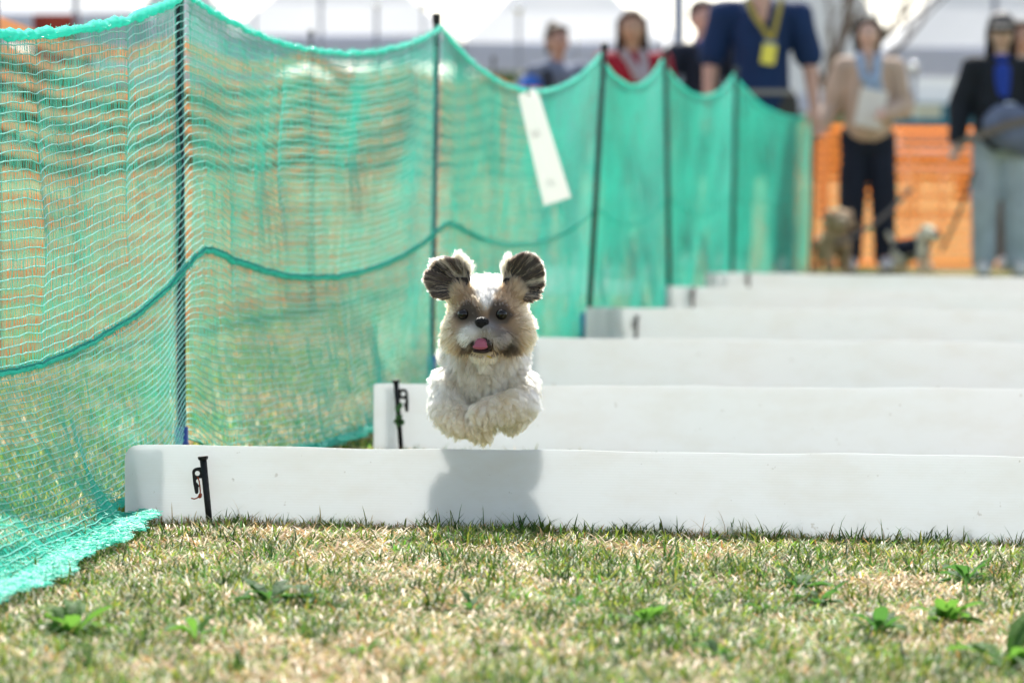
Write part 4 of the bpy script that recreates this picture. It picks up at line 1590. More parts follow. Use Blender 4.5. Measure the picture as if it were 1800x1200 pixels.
def person(X, Y, H, label, face=0.0, top=(0.5, 0.4, 0.3), sleeve='long', legs=(0.02, 0.03, 0.06), hair='bob', haircol=(0.008, 0.006, 0.005), elbows=None, wrists=None,
           girth=1.0, skin=(0.46, 0.27, 0.19), shoes=(0.7, 0.7, 0.7), topname='jacket', hem=0.86, loose=1.0, fingers=True, voxel=0.009, open_front=None, seated=False):
    k = H / 1.6
    root = empty('person', (X, Y, 0), label, 'person')
    O = Vector((X, Y, 0))
    ang = Matrix.Rotation(face, 3, 'Z')

    def J(x, y, z):
        return O + ang @ Vector((x * k, y * k, z * k))

    g = girth
    sh = [J(-.165 * g, .005, 1.285), J(.165 * g, .005, 1.285)]
    elb = [J(*e) for e in (elbows or [(-.235 * g, .03, 1.03), (.235 * g, .03, 1.03)])]
    wri = [J(*e) for e in (wrists or [(-.235 * g, -.05, .82), (.235 * g, -.05, .82)])]
    hip = [J(-.085, .01, .84), J(.085, .01, .84)]
    knee = [J(-.10, -.005, .45), J(.10, -.005, .45)]
    ank = [J(-.105, .02, .075), J(.105, .02, .075)]
    parts = []
    for s in (0, 1):
        sg = -1 if s == 0 else 1
        parts += [('c', hip[s], .082 * k * g, knee[s], .053 * k), ('c', knee[s], .052 * k, ank[s], .036 * k), ('c', ank[s], .038 * k, J(sg * .12, -.13, .035), .032 * k),
                  ('c', sh[s], .052 * k * g, elb[s], .040 * k * g), ('c', elb[s], .040 * k * g, wri[s], .026 * k)]
        hd = (wri[s] - elb[s]).normalized()
        parts.append(('c', wri[s], .024 * k, wri[s] + hd * .075 * k, .028 * k))
        if fingers:
            sidev = hd.cross(Vector((0, 1, 0)))
            if sidev.length < 0.2:
                sidev = hd.cross(Vector((1, 0, 0)))
            sidev.normalize()
            pn = hd.cross(sidev).normalized()
            if pn.y > 0:
                pn = -pn
            for fi, (o_, ln) in enumerate(((-.024, .060), (-.008, .070), (.008, .066), (.023, .052))):
                b0_ = wri[s] + (hd * .082 + sidev * o_) * k
                m0 = b0_ + (hd * ln * .5 + pn * -.006) * k
                e0 = m0 + (hd * ln * .42 + pn * .022) * k
                parts += [('c', b0_, .0105 * k, m0, .0095 * k), ('c', m0, .0095 * k, e0, .008 * k)]
            b0_ = wri[s] + (hd * .028 - sidev * .028 * sg) * k
            m0 = b0_ + (hd * .032 - sidev * .022 * sg + pn * .012) * k
            parts += [('c', b0_, .012 * k, m0, .0105 * k), ('c', m0, .0105 * k, m0 + (hd * .03 + pn * .006) * k, .009 * k)]
    parts += [('c', J(0, .01, .86), .105 * k * g, J(0, .0, 1.02), .10 * k * g), ('c', J(0, 0, 1.02), .10 * k * g, J(0, .0, 1.22), .115 * k * g),
              ('c', sh[0], .05 * k * g, sh[1], .05 * k * g), ('c', J(0, .015, 1.28), .055 * k, J(0, -.005, 1.40), .047 * k)]
    hc = J(0, -.012, 1.495)
    parts += [('e', hc, (.070 * k, .088 * k, .098 * k), ang), ('e', J(0, -.035, 1.445), (.048 * k, .055 * k, .052 * k), ang),
              ('c', J(0, -.098, 1.495), .009 * k, J(0, -.112, 1.468), .013 * k), ('e', J(-.072, .0, 1.485), (.012 * k, .02 * k, .03 * k), ang), ('e', J(.072, .0, 1.485), (.012 * k, .02 * k, .03 * k), ang)]
    key = tuple(round(c, 3) for c in skin)
    if key not in SKIN:
        SKIN[key] = mat('skin', skin, 0.5, var=0.08, vscale=30)
    me = blob(parts, voxel, 4, 0.5)
    me.transform(Matrix.Translation(-O))
    body_ = link('body', me, SKIN[key], root)
    # face
    dk = mat('eye_dark', (0.02, 0.015, 0.012), 0.3)
    lipm_ = mat('lips', (0.42, 0.14, 0.12), 0.5)
    browm = mat('brow', haircol, 0.8)
    for sx in (-1, 1):
        bm = bmesh.new()
        add_ell(bm, J(sx * .030, -.088, 1.500), (.012 * k, .008 * k, .007 * k), 10)
        frombm('eye', bm, dk, root, smooth=True)
        bm = bmesh.new()
        add_rod(bm, J(sx * .014, -.094, 1.521), J(sx * .046, -.082, 1.522), .004 * k, .003 * k, 6)
        frombm('eyebrow', bm, browm, root, smooth=True)
    bm = bmesh.new()
    add_ell(bm, J(0, -.089, 1.441), (.022 * k, .008 * k, .007 * k), 10)
    frombm('mouth', bm, lipm_, root, smooth=True)
    # hair
    hp = [('e', J(0, .018, 1.515), ((.092 if hair == 'bob' else .082) * k, .092 * k, .095 * k), ang)]
    hp += [('e', J(0, -.045, 1.568), (.062 * k, .045 * k, .030 * k), ang)]
    if hair in ('bob', 'long'):
        zl = 1.39 if hair == 'bob' else 1.24
        for sx in (-1, 1):
            hp += [('c', J(sx * .062, .0, 1.53), .034 * k, J(sx * .072, .0, zl + .06), .030 * k), ('c', J(sx * .072, .0, zl + .06), .030 * k, J(sx * .060, .01, zl), .022 * k),
                   ('c', J(sx * .045, .06, 1.50), .04 * k, J(sx * .05, .05, zl), .035 * k)]
        hp += [('c', J(0, .07, 1.5), .045 * k, J(0, .06, zl), .04 * k)]
    elif hair == 'bun':
        hp += [('e', J(-.02, .05, 1.60), (.034 * k, .034 * k, .030 * k)), ('c', J(-.06, .02, 1.5), .022 * k, J(-.055, .04, 1.42), .018 * k)]
    me = blob(hp, 0.008, 3, 0.5, disp=(0.012 * k, 45, int(X * 10) % 17))
    # open the hair in front of the face
    bm = bmesh.new()
    bm.from_mesh(me)
    fc = J(0, -.10, 1.475)
    dl = [v for v in bm.verts if ((v.co - fc).x / (.052 * k)) ** 2 + ((v.co - fc).z / (.082 * k)) ** 2 < 1 and v.co.y < O.y + 0.0 * k]
    bmesh.ops.delete(bm, geom=dl, context='VERTS')
    bm.to_mesh(me)
    bm.free()
    me.transform(Matrix.Translation(-O))
    link('hair', me, mat('hair', haircol, 0.7, var=0.4, vscale=40, spec=0.12), root)
    # trousers
    l2 = loose
    tp = [('c', J(0, .01, .90), .118 * k * g, J(0, .01, .82), .118 * k * g)]
    for s in (0, 1):
        tp += [('c', hip[s], .094 * k * g, knee[s], .068 * k * l2), ('c', knee[s], .068 * k * l2, ank[s] + Vector((0, 0, .01)), .058 * k * l2)]
    me = blob(tp, 0.011, 4, 0.4, disp=(0.02, 12, 3))
    me.transform(Matrix.Translation(-O))
    link('trousers', me, mat('trousers', legs, 0.85, bump=0.3, bscale=80, var=0.2, vscale=9), root)
    for s in (0, 1):
        sg = -1 if s == 0 else 1
        me = blob([('c', J(sg * .108, .035, .045), .046 * k, J(sg * .12, -.13, .040), .040 * k), ('e', J(sg * .115, -.05, .014), (.048 * k, .13 * k, .016 * k))], 0.008, 3, 0.4)
        me.transform(Matrix.Translation(-O))
        link('shoe', me, mat('shoe', shoes, 0.5), root)
    # upper garment
    tp = [('c', J(0, .005, hem), .128 * k * g * l2, J(0, .0, 1.05), .122 * k * g * l2), ('c', J(0, 0, 1.05), .122 * k * g * l2, J(0, .0, 1.23), .130 * k * g),
          ('c', sh[0], .064 * k * g, sh[1], .064 * k * g), ('c', J(0, .02, 1.30), .07 * k * g, J(0, .018, 1.345), .058 * k)]
    for s in (0, 1):
        e_, w__ = elb[s], wri[s]
        if sleeve == 'short':
            mid_ = sh[s].lerp(e_, 0.88)
            tp += [('c', sh[s], .068 * k * g, mid_, .068 * k * g)]
        else:
            tp += [('c', sh[s], .066 * k * g, e_, .060 * k * g * l2), ('c', e_, .060 * k * g * l2, e_.lerp(w__, 0.93), .046 * k * l2)]
    me = blob(tp, 0.009, 4, 0.5, disp=(0.022, 11, int(Y * 3) % 13))
    me.transform(Matrix.Translation(-O))
    link(topname, me, mat(topname, top, 0.85, bump=0.4, bscale=60, var=0.15, vscale=7), root)
    return root, J, wri, k


def ribbon(name, pts, wd, m, parent, th=0.003):
    """flat strap along points, facing the viewer"""
    bm = bmesh.new()
    for a, b in zip(pts, pts[1:]):
        a, b = Vector(a), Vector(b)
        d = (b - a)
        side = d.cross(Vector((0, 1, 0))).normalized() * wd / 2
        n_ = side.cross(d).normalized() * th
        vs = [bm.verts.new(q) for q in (a - side, a + side, b + side, b - side, a - side + n_, a + side + n_, b + side + n_, b - side + n_)]
        for f in ((0, 1, 2, 3), (7, 6, 5, 4), (0, 4, 5, 1), (1, 5, 6, 2), (2, 6, 7, 3), (3, 7, 4, 0)):
            bm.faces.new([vs[i] for i in f])
    return frombm(name, bm, m, parent)


def plate(name, c, w_, h_, m, parent, tilt=0.0, th=0.006, yaw=0.0):
    bm = bmesh.new()
    add_box(bm, c, (w_, th, h_), Euler((0, tilt, yaw)).to_matrix())
    return frombm(name, bm, m, parent, bevel=0.0025)


# woman in the beige cardigan
ra, J, wri, k = person(2.12, 33.9, 1.51, 'smiling woman in beige cardigan holding a white sheet, dark bobbed hair', 0.0, (0.54, 0.41, 0.32), 'long', (0.006, 0.012, 0.028), 'bob',
                       elbows=[(-.225, .03, 1.03), (.225, .02, 1.03)], wrists=[(-.285, -.06, .93), (.105, -.17, .985)], topname='cardigan', hem=0.92, loose=1.25, skin=(0.70, 0.47, 0.38), shoes=(0.62, 0.65, 0.7))
me = blob([('c', J(0, -.004, .90), .128 * k, J(0, -.01, 1.0), .124 * k), ('c', J(0, -.02, 1.0), .116 * k, J(0, -.035, 1.20), .095 * k)], 0.01, 3, 0.4, disp=(0.015, 14, 2))
me.transform(Matrix.Translation(-ra.location))
link('shirt', me, mat('pale_shirt', (0.50, 0.52, 0.58), 0.85), ra)
sc = mat('pale_blue_scarf', (0.42, 0.56, 0.74), 0.85, trans=0.2, var=0.25, vscale=20)
me = blob([('c', J(-.06, -.06, 1.345), .028 * k, J(-.03, -.15, 1.20), .030 * k), ('c', J(.06, -.06, 1.345), .028 * k, J(.04, -.15, 1.20), .032 * k), ('c', J(.04, -.15, 1.20), .032 * k, J(.075, -.15, 1.08), .024 * k),
           ('c', J(-.03, -.15, 1.22), .028 * k, J(.0, -.15, 1.14), .022 * k), ('c', J(-.06, .0, 1.35), .028 * k, J(.06, .0, 1.35), .028 * k)], 0.008, 3, 0.5, disp=(0.015, 30, 5))
me.transform(Matrix.Translation(-ra.location))
link('scarf', me, sc, ra)
pc = J(0.005, -.215, 1.02)
pap = plate('paper_sheet', pc, .165, .225, mat('white_paper', (0.92, 0.91, 0.88), 0.7, trans=0.2), None, 0.20, 0.002)
tag(pap, 'white sheet of paper held by the woman in beige', 'paper')

# woman in black with a slung bag
rb, J, wri, k = person(2.80, 32.6, 1.48, 'woman in black jacket, cap and pale jeans with a grey bag slung in front', 0.0, (0.006, 0.010, 0.016), 'long', (0.34, 0.42, 0.48), 'long',
                       haircol=(0.010, 0.009, 0.010), elbows=[(-.245, .03, 1.05), (.245, .02, 1.05)], wrists=[(-.285, -.10, .83), (.20, -.20, .97)], topname='jacket', hem=0.90, girth=1.08, loose=1.3, skin=(0.56, 0.40, 0.31))
me = blob([('c', J(0, -.10, 1.0), .062 * k, J(0, -.105, 1.26), .056 * k), ('e', J(0, -.03, 1.33), (.06 * k, .06 * k, .04 * k))], 0.01, 3, 0.4)
me.transform(Matrix.Translation(-rb.location))
link('blue_top', me, mat('bright_blue_top', (0.01, 0.045, 0.32), 0.8), rb)
me = blob([('e', J(0, .005, 1.565), (.086 * k, .098 * k, .066 * k)), ('c', J(-.05, -.10, 1.545), .016 * k, J(.05, -.10, 1.545), .016 * k)], 0.008, 3, 0.5)
me.transform(Matrix.Translation(-rb.location))
cap = link('cap', me, mat('dark_grey_cap', (0.09, 0.085, 0.085), 0.7), rb)
me = blob([('e', J(0, -.12, 1.528), (.085 * k, .085 * k, .012 * k)), ('e', J(0, -.105, 1.512), (.078 * k, .03 * k, .016 * k))], 0.007, 2, 0.5)
me.transform(Matrix.Translation(-rb.location))
link('brim', me, mat('dark_brim', (0.008, 0.01, 0.012), 0.7), cap)
bagroot = empty('shoulder_bag', J(0.03, -.22, .82), 'grey and blue soft bag slung in front of the woman in black', 'bag')
me = blob([('e', J(.06, -.21, .90), (.21 * k, .095 * k, .15 * k), Euler((0, 0.35, 0)).to_matrix()), ('e', J(.15, -.21, .80), (.10 * k, .075 * k, .085 * k)), ('c', J(-.02, -.20, 1.0), .06 * k, J(.05, -.2, .9), .10 * k)], 0.011, 5, 0.5, disp=(0.03, 9, 4))
me.transform(Matrix.Translation(-bagroot.location))
link('pouch', me, mat('blue_grey_cloth', (0.13, 0.16, 0.24), 0.9, bump=0.6, bscale=90, var=0.25, vscale=10), bagroot)
ribbon('strap', [J(-.30, -.30, .80), J(-.12, -.31, .88), J(.02, -.31, .93), J(.20, -.30, .97)], .045, mat('grey_strap', (0.16, 0.14, 0.12), 0.9), bagroot)
tg_ = mat('pale_card', (0.55, 0.62, 0.72), 0.5)
plate('name_card', J(.035, -.20, 1.02), .06, .09, tg_, rb, 0.1)

# big man in navy with yellow lanyard
rc, J, wri, k = person(1.428, 32.7, 1.86, 'tall man in navy short-sleeved shirt with yellow lanyard, head above the picture', 0.0, (0.004, 0.026, 0.10), 'short', (0.05, 0.05, 0.05), 'short',
                       elbows=[(-.242, .03, 1.06), (.242, .03, 1.06)], wrists=[(-.262, -.06, .83), (.262, -.06, .83)], girth=1.12, topname='shirt', hem=0.88, skin=(0.55, 0.34, 0.26), loose=1.05)
ly = mat('olive_yellow_lanyard', (0.36, 0.30, 0.05), 0.7)
ribbon('lanyard', [J(-.075, -.165, 1.36), J(-.045, -.195, 1.28), J(.012, -.205, 1.20), J(.035, -.205, 1.155)], .030, ly, rc)
ribbon('lanyard', [J(.095, -.165, 1.36), J(.075, -.195, 1.27), J(.048, -.205, 1.155)], .030, ly, rc)
bd = plate('badge', J(.030, -.212, 1.085), .082, .115, mat('yellow_badge', (0.80, 0.75, 0.10), 0.4), rc, 0.16)
plate('badge_header', J(.038, -.216, 1.142), .080, .022, mat('blue_badge_top', (0.10, 0.18, 0.36), 0.4), bd, 0.16)
me = blob([('c', J(0, -.075, 1.36), .05 * k, J(.005, -.135, 1.26), .022 * k)], 0.007, 2, 0.5)
me.transform(Matrix.Translation(-rc.location))
link('open_collar', me, SKIN[tuple(round(c, 3) for c in (0.55, 0.34, 0.26))], rc)
ribbon('belt', [J(-.15, -.155, .90), J(.15, -.155, .90)], .03, mat('grey_belt', (0.22, 0.22, 0.21), 0.5), rc)

# man behind him
rd, J, wri, k = person(1.165, 34.8, 1.63, 'man in dark jacket with bright blue lanyard, half hidden behind the man in navy', 0.3, (0.006, 0.012, 0.030), 'long', (0.03, 0.03, 0.04), 'short', haircol=(0.05, 0.035, 0.03), topname='jacket', skin=(0.60, 0.36, 0.32))
bl_ = mat('bright_blue_lanyard', (0.01, 0.06, 0.50), 0.7)
ribbon('lanyard', [J(-.06, -.15, 1.36), J(-.03, -.175, 1.15), J(-.02, -.175, 1.05)], .040, bl_, rd)
ribbon('lanyard', [J(.05, -.15, 1.36), J(-.01, -.175, 1.05)], .040, bl_, rd)
plate('name_card', J(-.03, -.18, 1.01), .07, .09, tg_, rd, 0.2)

# woman in red
re_, J, wri, k = person(0.675, 32.0, 1.50, 'woman with long brown hair in a crimson top and grey scarf', 0.0, (0.30, 0.008, 0.025), 'long', (0.04, 0.04, 0.05), 'long', haircol=(0.055, 0.030, 0.022), topname='crimson_top', girth=1.05, skin=(0.50, 0.30, 0.22))
me = blob([('c', J(-.05, -.07, 1.34), .030 * k, J(.05, -.15, 1.18), .035 * k), ('c', J(.06, -.06, 1.34), .03 * k, J(.08, -.15, 1.18), .035 * k), ('c', J(.08, -.15, 1.18), .035 * k, J(.10, -.14, 1.0), .03 * k)], 0.009, 3, 0.5)
me.transform(Matrix.Translation(-re_.location))
link('scarf', me, mat('grey_mauve_scarf', (0.34, 0.29, 0.32), 0.9), re_)

# figure with tied hair on the left
rf, J, wri, k = person(0.285, 35.7, 1.50, 'person with tied-up hair in a grey-blue jacket, leftmost of the onlookers', 0.35, (0.16, 0.19, 0.27), 'long', (0.05, 0.05, 0.07), 'bun', haircol=(0.07, 0.05, 0.035), topname='jacket', skin=(0.50, 0.29, 0.24))
bp_ = empty('backpack', J(-.20, .02, 1.05), 'bright blue backpack with dark strap beside the person with tied-up hair', 'backpack')
me = blob([('e', J(-.20, -.02, 1.10), (.10 * k, .09 * k, .17 * k)), ('e', J(-.21, -.10, 1.03), (.07 * k, .04 * k, .08 * k))], 0.010, 4, 0.5, disp=(0.02, 15, 3))
me.transform(Matrix.Translation(-bp_.location))
link('bag', me, mat('bright_blue_nylon', (0.03, 0.14, 0.55), 0.6, var=0.4, vscale=12), bp_)
ribbon('strap', [J(-.13, -.13, 1.30), J(-.11, -.15, 1.2), J(-.12, -.14, 1.05)], .045, mat('dark_strap', (0.01, 0.01, 0.015), 0.8), bp_)

# person cut by the right border
rg, J, wri, k = person(3.085, 34.5, 1.50, 'brown-haired person cut off by the right border beside the woman in black', 0.1, (0.30, 0.28, 0.27), 'long', (0.16, 0.14, 0.13), 'bob', haircol=(0.05, 0.03, 0.022), topname='coat', skin=(0.52, 0.30, 0.22), wrists=[(-.20, -.15, 1.0), (.235, -.05, .82)])

# ---- waiting dogs
def small_dog(cx, cy, zt, label, coat, face_col, coatwear=None, turn=0.0, sc=1.0):
    root = empty('dog', (cx, cy, 0), label, 'dog')
    O = Vector((cx, cy, 0))
    rt = Matrix.Rotation(turn, 3, 'Z')

    def J(x, y, z):
        return O + rt @ Vector((x * sc, y * sc, z * sc))

    parts = [('e', J(0, -.02, .33), (.075 * sc, .075 * sc, .070 * sc)), ('e', J(0, -.085, .305), (.038 * sc, .045 * sc, .034 * sc)), ('c', J(0, .02, .31), .055 * sc, J(0, .06, .22), .085 * sc),
             ('c', J(0, .06, .21), .090 * sc, J(0, .26, .18), .085 * sc)]
    for sx in (-1, 1):
        parts += [('c', J(sx * .055, .03, .17), .034 * sc, J(sx * .058, .02, .03), .024 * sc), ('c', J(sx * .058, .02, .03), .024 * sc, J(sx * .06, -.02, .02), .02 * sc),
                  ('c', J(sx * .06, .26, .17), .05 * sc, J(sx * .065, .22, .10), .03 * sc), ('c', J(sx * .065, .22, .10), .026 * sc, J(sx * .065, .30, .05), .02 * sc), ('c', J(sx * .065, .30, .05), .02 * sc, J(sx * .065, .26, .02), .02 * sc),
                  ('c', J(sx * .062, -.01, .37), .025 * sc, J(sx * .095, -.01, .29), .022 * sc)]
    parts += [('c', J(0, .33, .24), .02 * sc, J(0, .40, .33), .025 * sc)]
    me = blob(parts, 0.009, 3, 0.6, disp=(0.03, 40, 6))
    me.transform(Matrix.Translation(-O))
    link('body', me, mat('coat', coat, 0.9, var=0.45, vscale=14, bump=0.8, bscale=120), root)
    me = blob([('e', J(0, -.10, .315), (.045 * sc, .040 * sc, .040 * sc))], 0.008, 2, 0.6, disp=(0.01, 50, 2))
    me.transform(Matrix.Translation(-O))
    mz_ = link('muzzle', me, mat('muzzle_fur', face_col, 0.9, var=0.3, vscale=30), root)
    bm = bmesh.new()
    add_ell(bm, J(0, -.142, .325), (.014 * sc, .01 * sc, .011 * sc), 10)
    frombm('nose', bm, M_nose, root, smooth=True)
    for sx in (-1, 1):
        bm = bmesh.new()
        add_ell(bm, J(sx * .032, -.088, .348), (.011 * sc, .009 * sc, .011 * sc), 10)
        frombm('eye', bm, M_eye, root, smooth=True)
    if coatwear:
        me = blob([('c', J(0, .07, .21), .098 * sc, J(0, .25, .19), .094 * sc), ('c', J(0, .03, .27), .072 * sc, J(0, .07, .22), .095 * sc)], 0.01, 3, 0.5)
        me.transform(Matrix.Translation(-O))
        link('dog_coat', me, mat('navy_dog_coat', coatwear, 0.85), root)
    return root


small_dog(1.895, 33.0, 0, 'shaggy brown and cream dog sitting before the woman in beige, beside the net end', (0.42, 0.29, 0.18), (0.46, 0.36, 0.26), None, 0.15, 0.95)
small_dog(2.42, 33.2, 0, 'white dog with dark muzzle and navy coat at the feet of the woman in black', (0.80, 0.70, 0.55), (0.06, 0.04, 0.03), (0.008, 0.012, 0.03), 0.9, 0.70)
lead_m = mat('grey_leash', (0.16, 0.14, 0.13), 0.8)
for nm, a, b, sg in (('leash', (1468, 428, 32.9), (1600, 332, 33.2), 0.05), ('leash', (1655, 440, 33.0), (1712, 300, 32.3), 0.03)):
    pts = []
    A, B_ = at(*a), at(*b)
    for q in range(17):
        t_ = q / 16
        pp = A.lerp(B_, t_)
        pp.z -= sg * 4 * t_ * (1 - t_)
        pts.append(list(pp))
    V, Q = tubes(np.array([pts]), 0.012, 6)
    tag(fromnp(nm, V, Q, lead_m), 'grey leash of the brown dog' if a[0] < 1500 else 'dark leash of the white dog in navy coat', 'leash')

# ------------------------------------------------------------------ background
M_canvas = mat('white_tent_fabric', (0.82, 0.83, 0.85), 0.7, trans=0.35, bump=0.2, bscale=6)
M_val = mat('shaded_tent_valance', (0.62, 0.65, 0.80), 0.8, trans=0.3)  # white tent cloth tinted lavender, its shade put into the colour
M_tpole = mat('tent_pole', (0.30, 0.30, 0.32), 0.4, 0.6)


def tent(cx, cy, w_, dpt, eave, apex, label, val=0.30, wall=True):
    root = empty('canopy_tent', (cx, cy, 0), label, 'tent', 'white event tents in the background')
    hx, hy = w_ / 2, dpt / 2
    bm = bmesh.new()
    n_ = 8
    ring = []
    cs = [(-hx, -hy), (hx, -hy), (hx, hy), (-hx, hy)]
    for k_ in range(4):
        a, b = cs[k_], cs[(k_ + 1) % 4]
        for t_ in range(n_):
            f = t_ / n_
            ring.append((a[0] + (b[0] - a[0]) * f, a[1] + (b[1] - a[1]) * f, -0.05 * math.sin(PI * f)))
    lv = []
    for (s_, zf, dp) in ((1.0, 0.0, 1.0), (0.66, 0.30, 0.8), (0.33, 0.63, 0.5), (0.0, 1.0, 0)):
        if s_ == 0:
            lv.append([bm.verts.new((cx, cy, apex))])
        else:
            lv.append([bm.verts.new((cx + x_ * s_, cy + y_ * s_, eave + (apex - eave) * zf + z_ * dp)) for x_, y_, z_ in ring])
    for A, B_ in zip(lv, lv[1:]):
        m_ = len(A)
        for q in range(m_):
            if len(B_) == 1:
                bm.faces.new((A[q], A[(q + 1) % m_], B_[0]))
            else:
                bm.faces.new((A[q], A[(q + 1) % m_], B_[(q + 1) % m_], B_[q]))
    o = frombm('roof', bm, M_canvas, root, smooth=False)
    md = o.modifiers.new('thickness', 'SOLIDIFY')
    md.thickness = 0.01
    for k_ in range(4):
        a, b = Vector((*cs[k_], 0)), Vector((*cs[(k_ + 1) % 4], 0))
        mid_ = (a + b) / 2
        bm = bmesh.new()
        L_ = (b - a).length
        rot = Matrix.Rotation(math.atan2((b - a).y, (b - a).x), 3, 'Z')
        add_box(bm, Vector((cx, cy, eave - val / 2 - 0.01)) + mid_, (L_, 0.012, val), rot)
        frombm('valance', bm, M_val, root)
        bm = bmesh.new()
        add_rod(bm, (cx + a.x, cy + a.y, 0), (cx + a.x, cy + a.y, eave), 0.03, 0.03, 8)
        frombm('leg', bm, M_tpole, root, smooth=True)
    return root


def tent_at(pl, pr, Y, ye, label, apex=3.4):
    a, b = at(pl, ye, Y), at(pr, ye, Y)
    return tent((a.x + b.x) / 2, Y + 1.7, b.x - a.x, 3.4, a.z, apex, label)


tent_at(-420, 250, 62, 22, 'white tent roof at the upper left, behind the orange barrier', 3.4)
tent_at(395, 800, 70, 61, 'white tent left of the pole behind the dog', 3.5)
tent_at(812, 1165, 70, 74, 'white tent behind the leftmost onlooker', 3.4)
tent_at(1085, 1215, 84, 100, 'small white tent behind the woman in red', 2.9)
tent_at(1565, 2000, 66, 82, 'white tent at the upper right, behind the woman in black', 3.5)

tent_at(1195, 1640, 100, 165, 'large distant white marquee behind the bare tree', 5.2)
tent_at(150, 470, 110, 120, 'distant white marquee in the gap between the two left tents', 4.6)

# slim marker poles
for (px, ty, Y, r_, knob, lab) in ((447, -30, 48, .012, 0, 'thin grey pole before the left tent, leftmost of the slim poles'), (564, -30, 44, .014, 0, 'thin grey pole right of the leftmost slim pole'),
                                   (662, 8, 40, .013, .022, 'slim pole with small round top, left of the pole behind the dog'), (744, 10, 46, .010, .034, 'slim pole with shiny round top beside the black net pole'),
                                   (912, 16, 50, .014, .040, 'slim pole with bright round top left of the person with tied-up hair'), (1013, 76, 46, .009, .016, 'short thin pole right of the person with tied-up hair'),
                                   (1193, -40, 60, .07, 0, 'thick blue-grey post right of the woman in red'), (1749, -40, 60, .035, 0, 'dark pole behind the cap of the woman in black'), (1606, 118, 58, .028, .05, 'short dark post beyond the woman in beige')):
    t_ = at(px, ty, Y)
    bm = bmesh.new()
    add_rod(bm, (t_.x, Y, -0.05), t_, r_, r_, 10)
    root = empty('marker_pole', (t_.x, Y, 0), lab, 'pole')
    frombm('shaft', bm, mat('grey_blue_paint', (0.26, 0.29, 0.38), 0.5) if r_ > .06 else M_tpole, root, smooth=True)
    if knob:
        bm = bmesh.new()
        add_ell(bm, t_, (knob, knob, knob), 14)
        frombm('knob', bm, mat('chrome_knob', (0.75, 0.75, 0.75), 0.12, 1.0), root, smooth=True)

# dark red banner behind the orange barrier, upper left
bn = empty('banner', at(100, 60, 34), 'dark red banner on a grey pole behind the orange barrier, upper left', 'banner')
a, b = at(58, 26, 34), at(140, 125, 34)
bm = bmesh.new()
add_box(bm, ((a.x + b.x) / 2, 34, (a.z + b.z) / 2), (b.x - a.x, 0.012, a.z - b.z))
frombm('cloth', bm, mat('dark_red_cloth', (0.36, 0.06, 0.045), 0.85, trans=0.25, var=0.5, vscale=5), bn)
bm = bmesh.new()
c_ = at(133, 40, 34)
add_rod(bm, (c_.x, 34, 0), (c_.x, 34, 2.1), 0.016, 0.016, 10)
frombm('pole', bm, M_tpole, bn, smooth=True)

# cab-over white truck beyond the barrier
tx = at(1625, 300, 88)
truck = empty('white_truck', (tx.x, 88, 0), 'white box truck with teal windscreen beyond the orange barrier, left of the woman in black', 'truck')
M_wp = mat('white_vehicle_paint', (0.78, 0.79, 0.78), 0.3, coat=0.5)
M_gl = mat('teal_windscreen', (0.01, 0.12, 0.16), 0.08, spec=0.8)
bm = bmesh.new()
add_box(bm, (tx.x, 89.2, 1.35), (1.72, 2.4, 1.60))
frombm('box', bm, M_wp, truck, bevel=0.04)
bm = bmesh.new()
v_ = add_box(bm, (tx.x, 87.4, 1.0), (1.62, 1.1, 1.10))
for q in v_:
    if q.co.z > 1.2 and q.co.y < 87.4:
        q.co.y += 0.28
frombm('cab', bm, M_wp, truck, bevel=0.05)
bm = bmesh.new()
add_box(bm, (tx.x, 86.965, 1.22), (1.42, 0.03, 0.46), Euler((-0.25, 0, 0)).to_matrix())
frombm('windscreen', bm, M_gl, truck, bevel=0.01)
bm = bmesh.new()
add_box(bm, (tx.x, 86.82, 0.62), (1.60, 0.08, 0.16))
frombm('bumper', bm, M_black, truck, bevel=0.02)
for sx in (-1, 1):
    bm = bmesh.new()
    add_ell(bm, (tx.x + sx * .58, 86.84, .82), (.11, .04, .08), 14)
    frombm('headlight', bm, mat('headlight_glass', (0.7, 0.7, 0.65), 0.1), truck, smooth=True)
    for yy in (87.5, 89.8):
        bm = bmesh.new()
        add_rod(bm, (tx.x + sx * .62, yy, .28), (tx.x + sx * .80, yy, .28), .28, .28, 20)
        frombm('wheel', bm, M_cap, truck, smooth=False)

# teal covered stall table right of the woman in beige
st = empty('stall_table', (at(1630, 230, 52).x, 52, 0), 'stall table with teal cloth between the woman in beige and the woman in black', 'table')
a, b = at(1590, 214, 52), at(1668, 236, 52)
bm = bmesh.new()
add_box(bm, ((a.x + b.x) / 2, 52.3, a.z - .11), (b.x - a.x, .6, .22))
frombm('cloth', bm, mat('teal_table_cloth', (0.01, 0.16, 0.26), 0.8), st, bevel=0.01)
for sx in (-1, 1):
    bm = bmesh.new()
    add_rod(bm, ((a.x + b.x) / 2 + sx * .17, 52.3, -.02), ((a.x + b.x) / 2 + sx * .17, 52.3, a.z - .1), .015, .015, 8)
    frombm('leg', bm, M_tpole, st, smooth=True)
bm = bmesh.new()
add_box(bm, ((a.x + b.x) / 2, 52.3, a.z + .012), (b.x - a.x + .05, .65, .02))
frombm('tabletop', bm, mat('blue_tabletop', (0.02, 0.2, 0.34), 0.5), st)
bx_ = tag(plate('carton', Vector(((a.x + b.x) / 2 + .02, 52.2, a.z + .09)), .24, .13, mat('cream_carton', (0.62, 0.58, 0.42), 0.8), None, 0, .2), 'cream carton standing on the teal stall table', 'box')

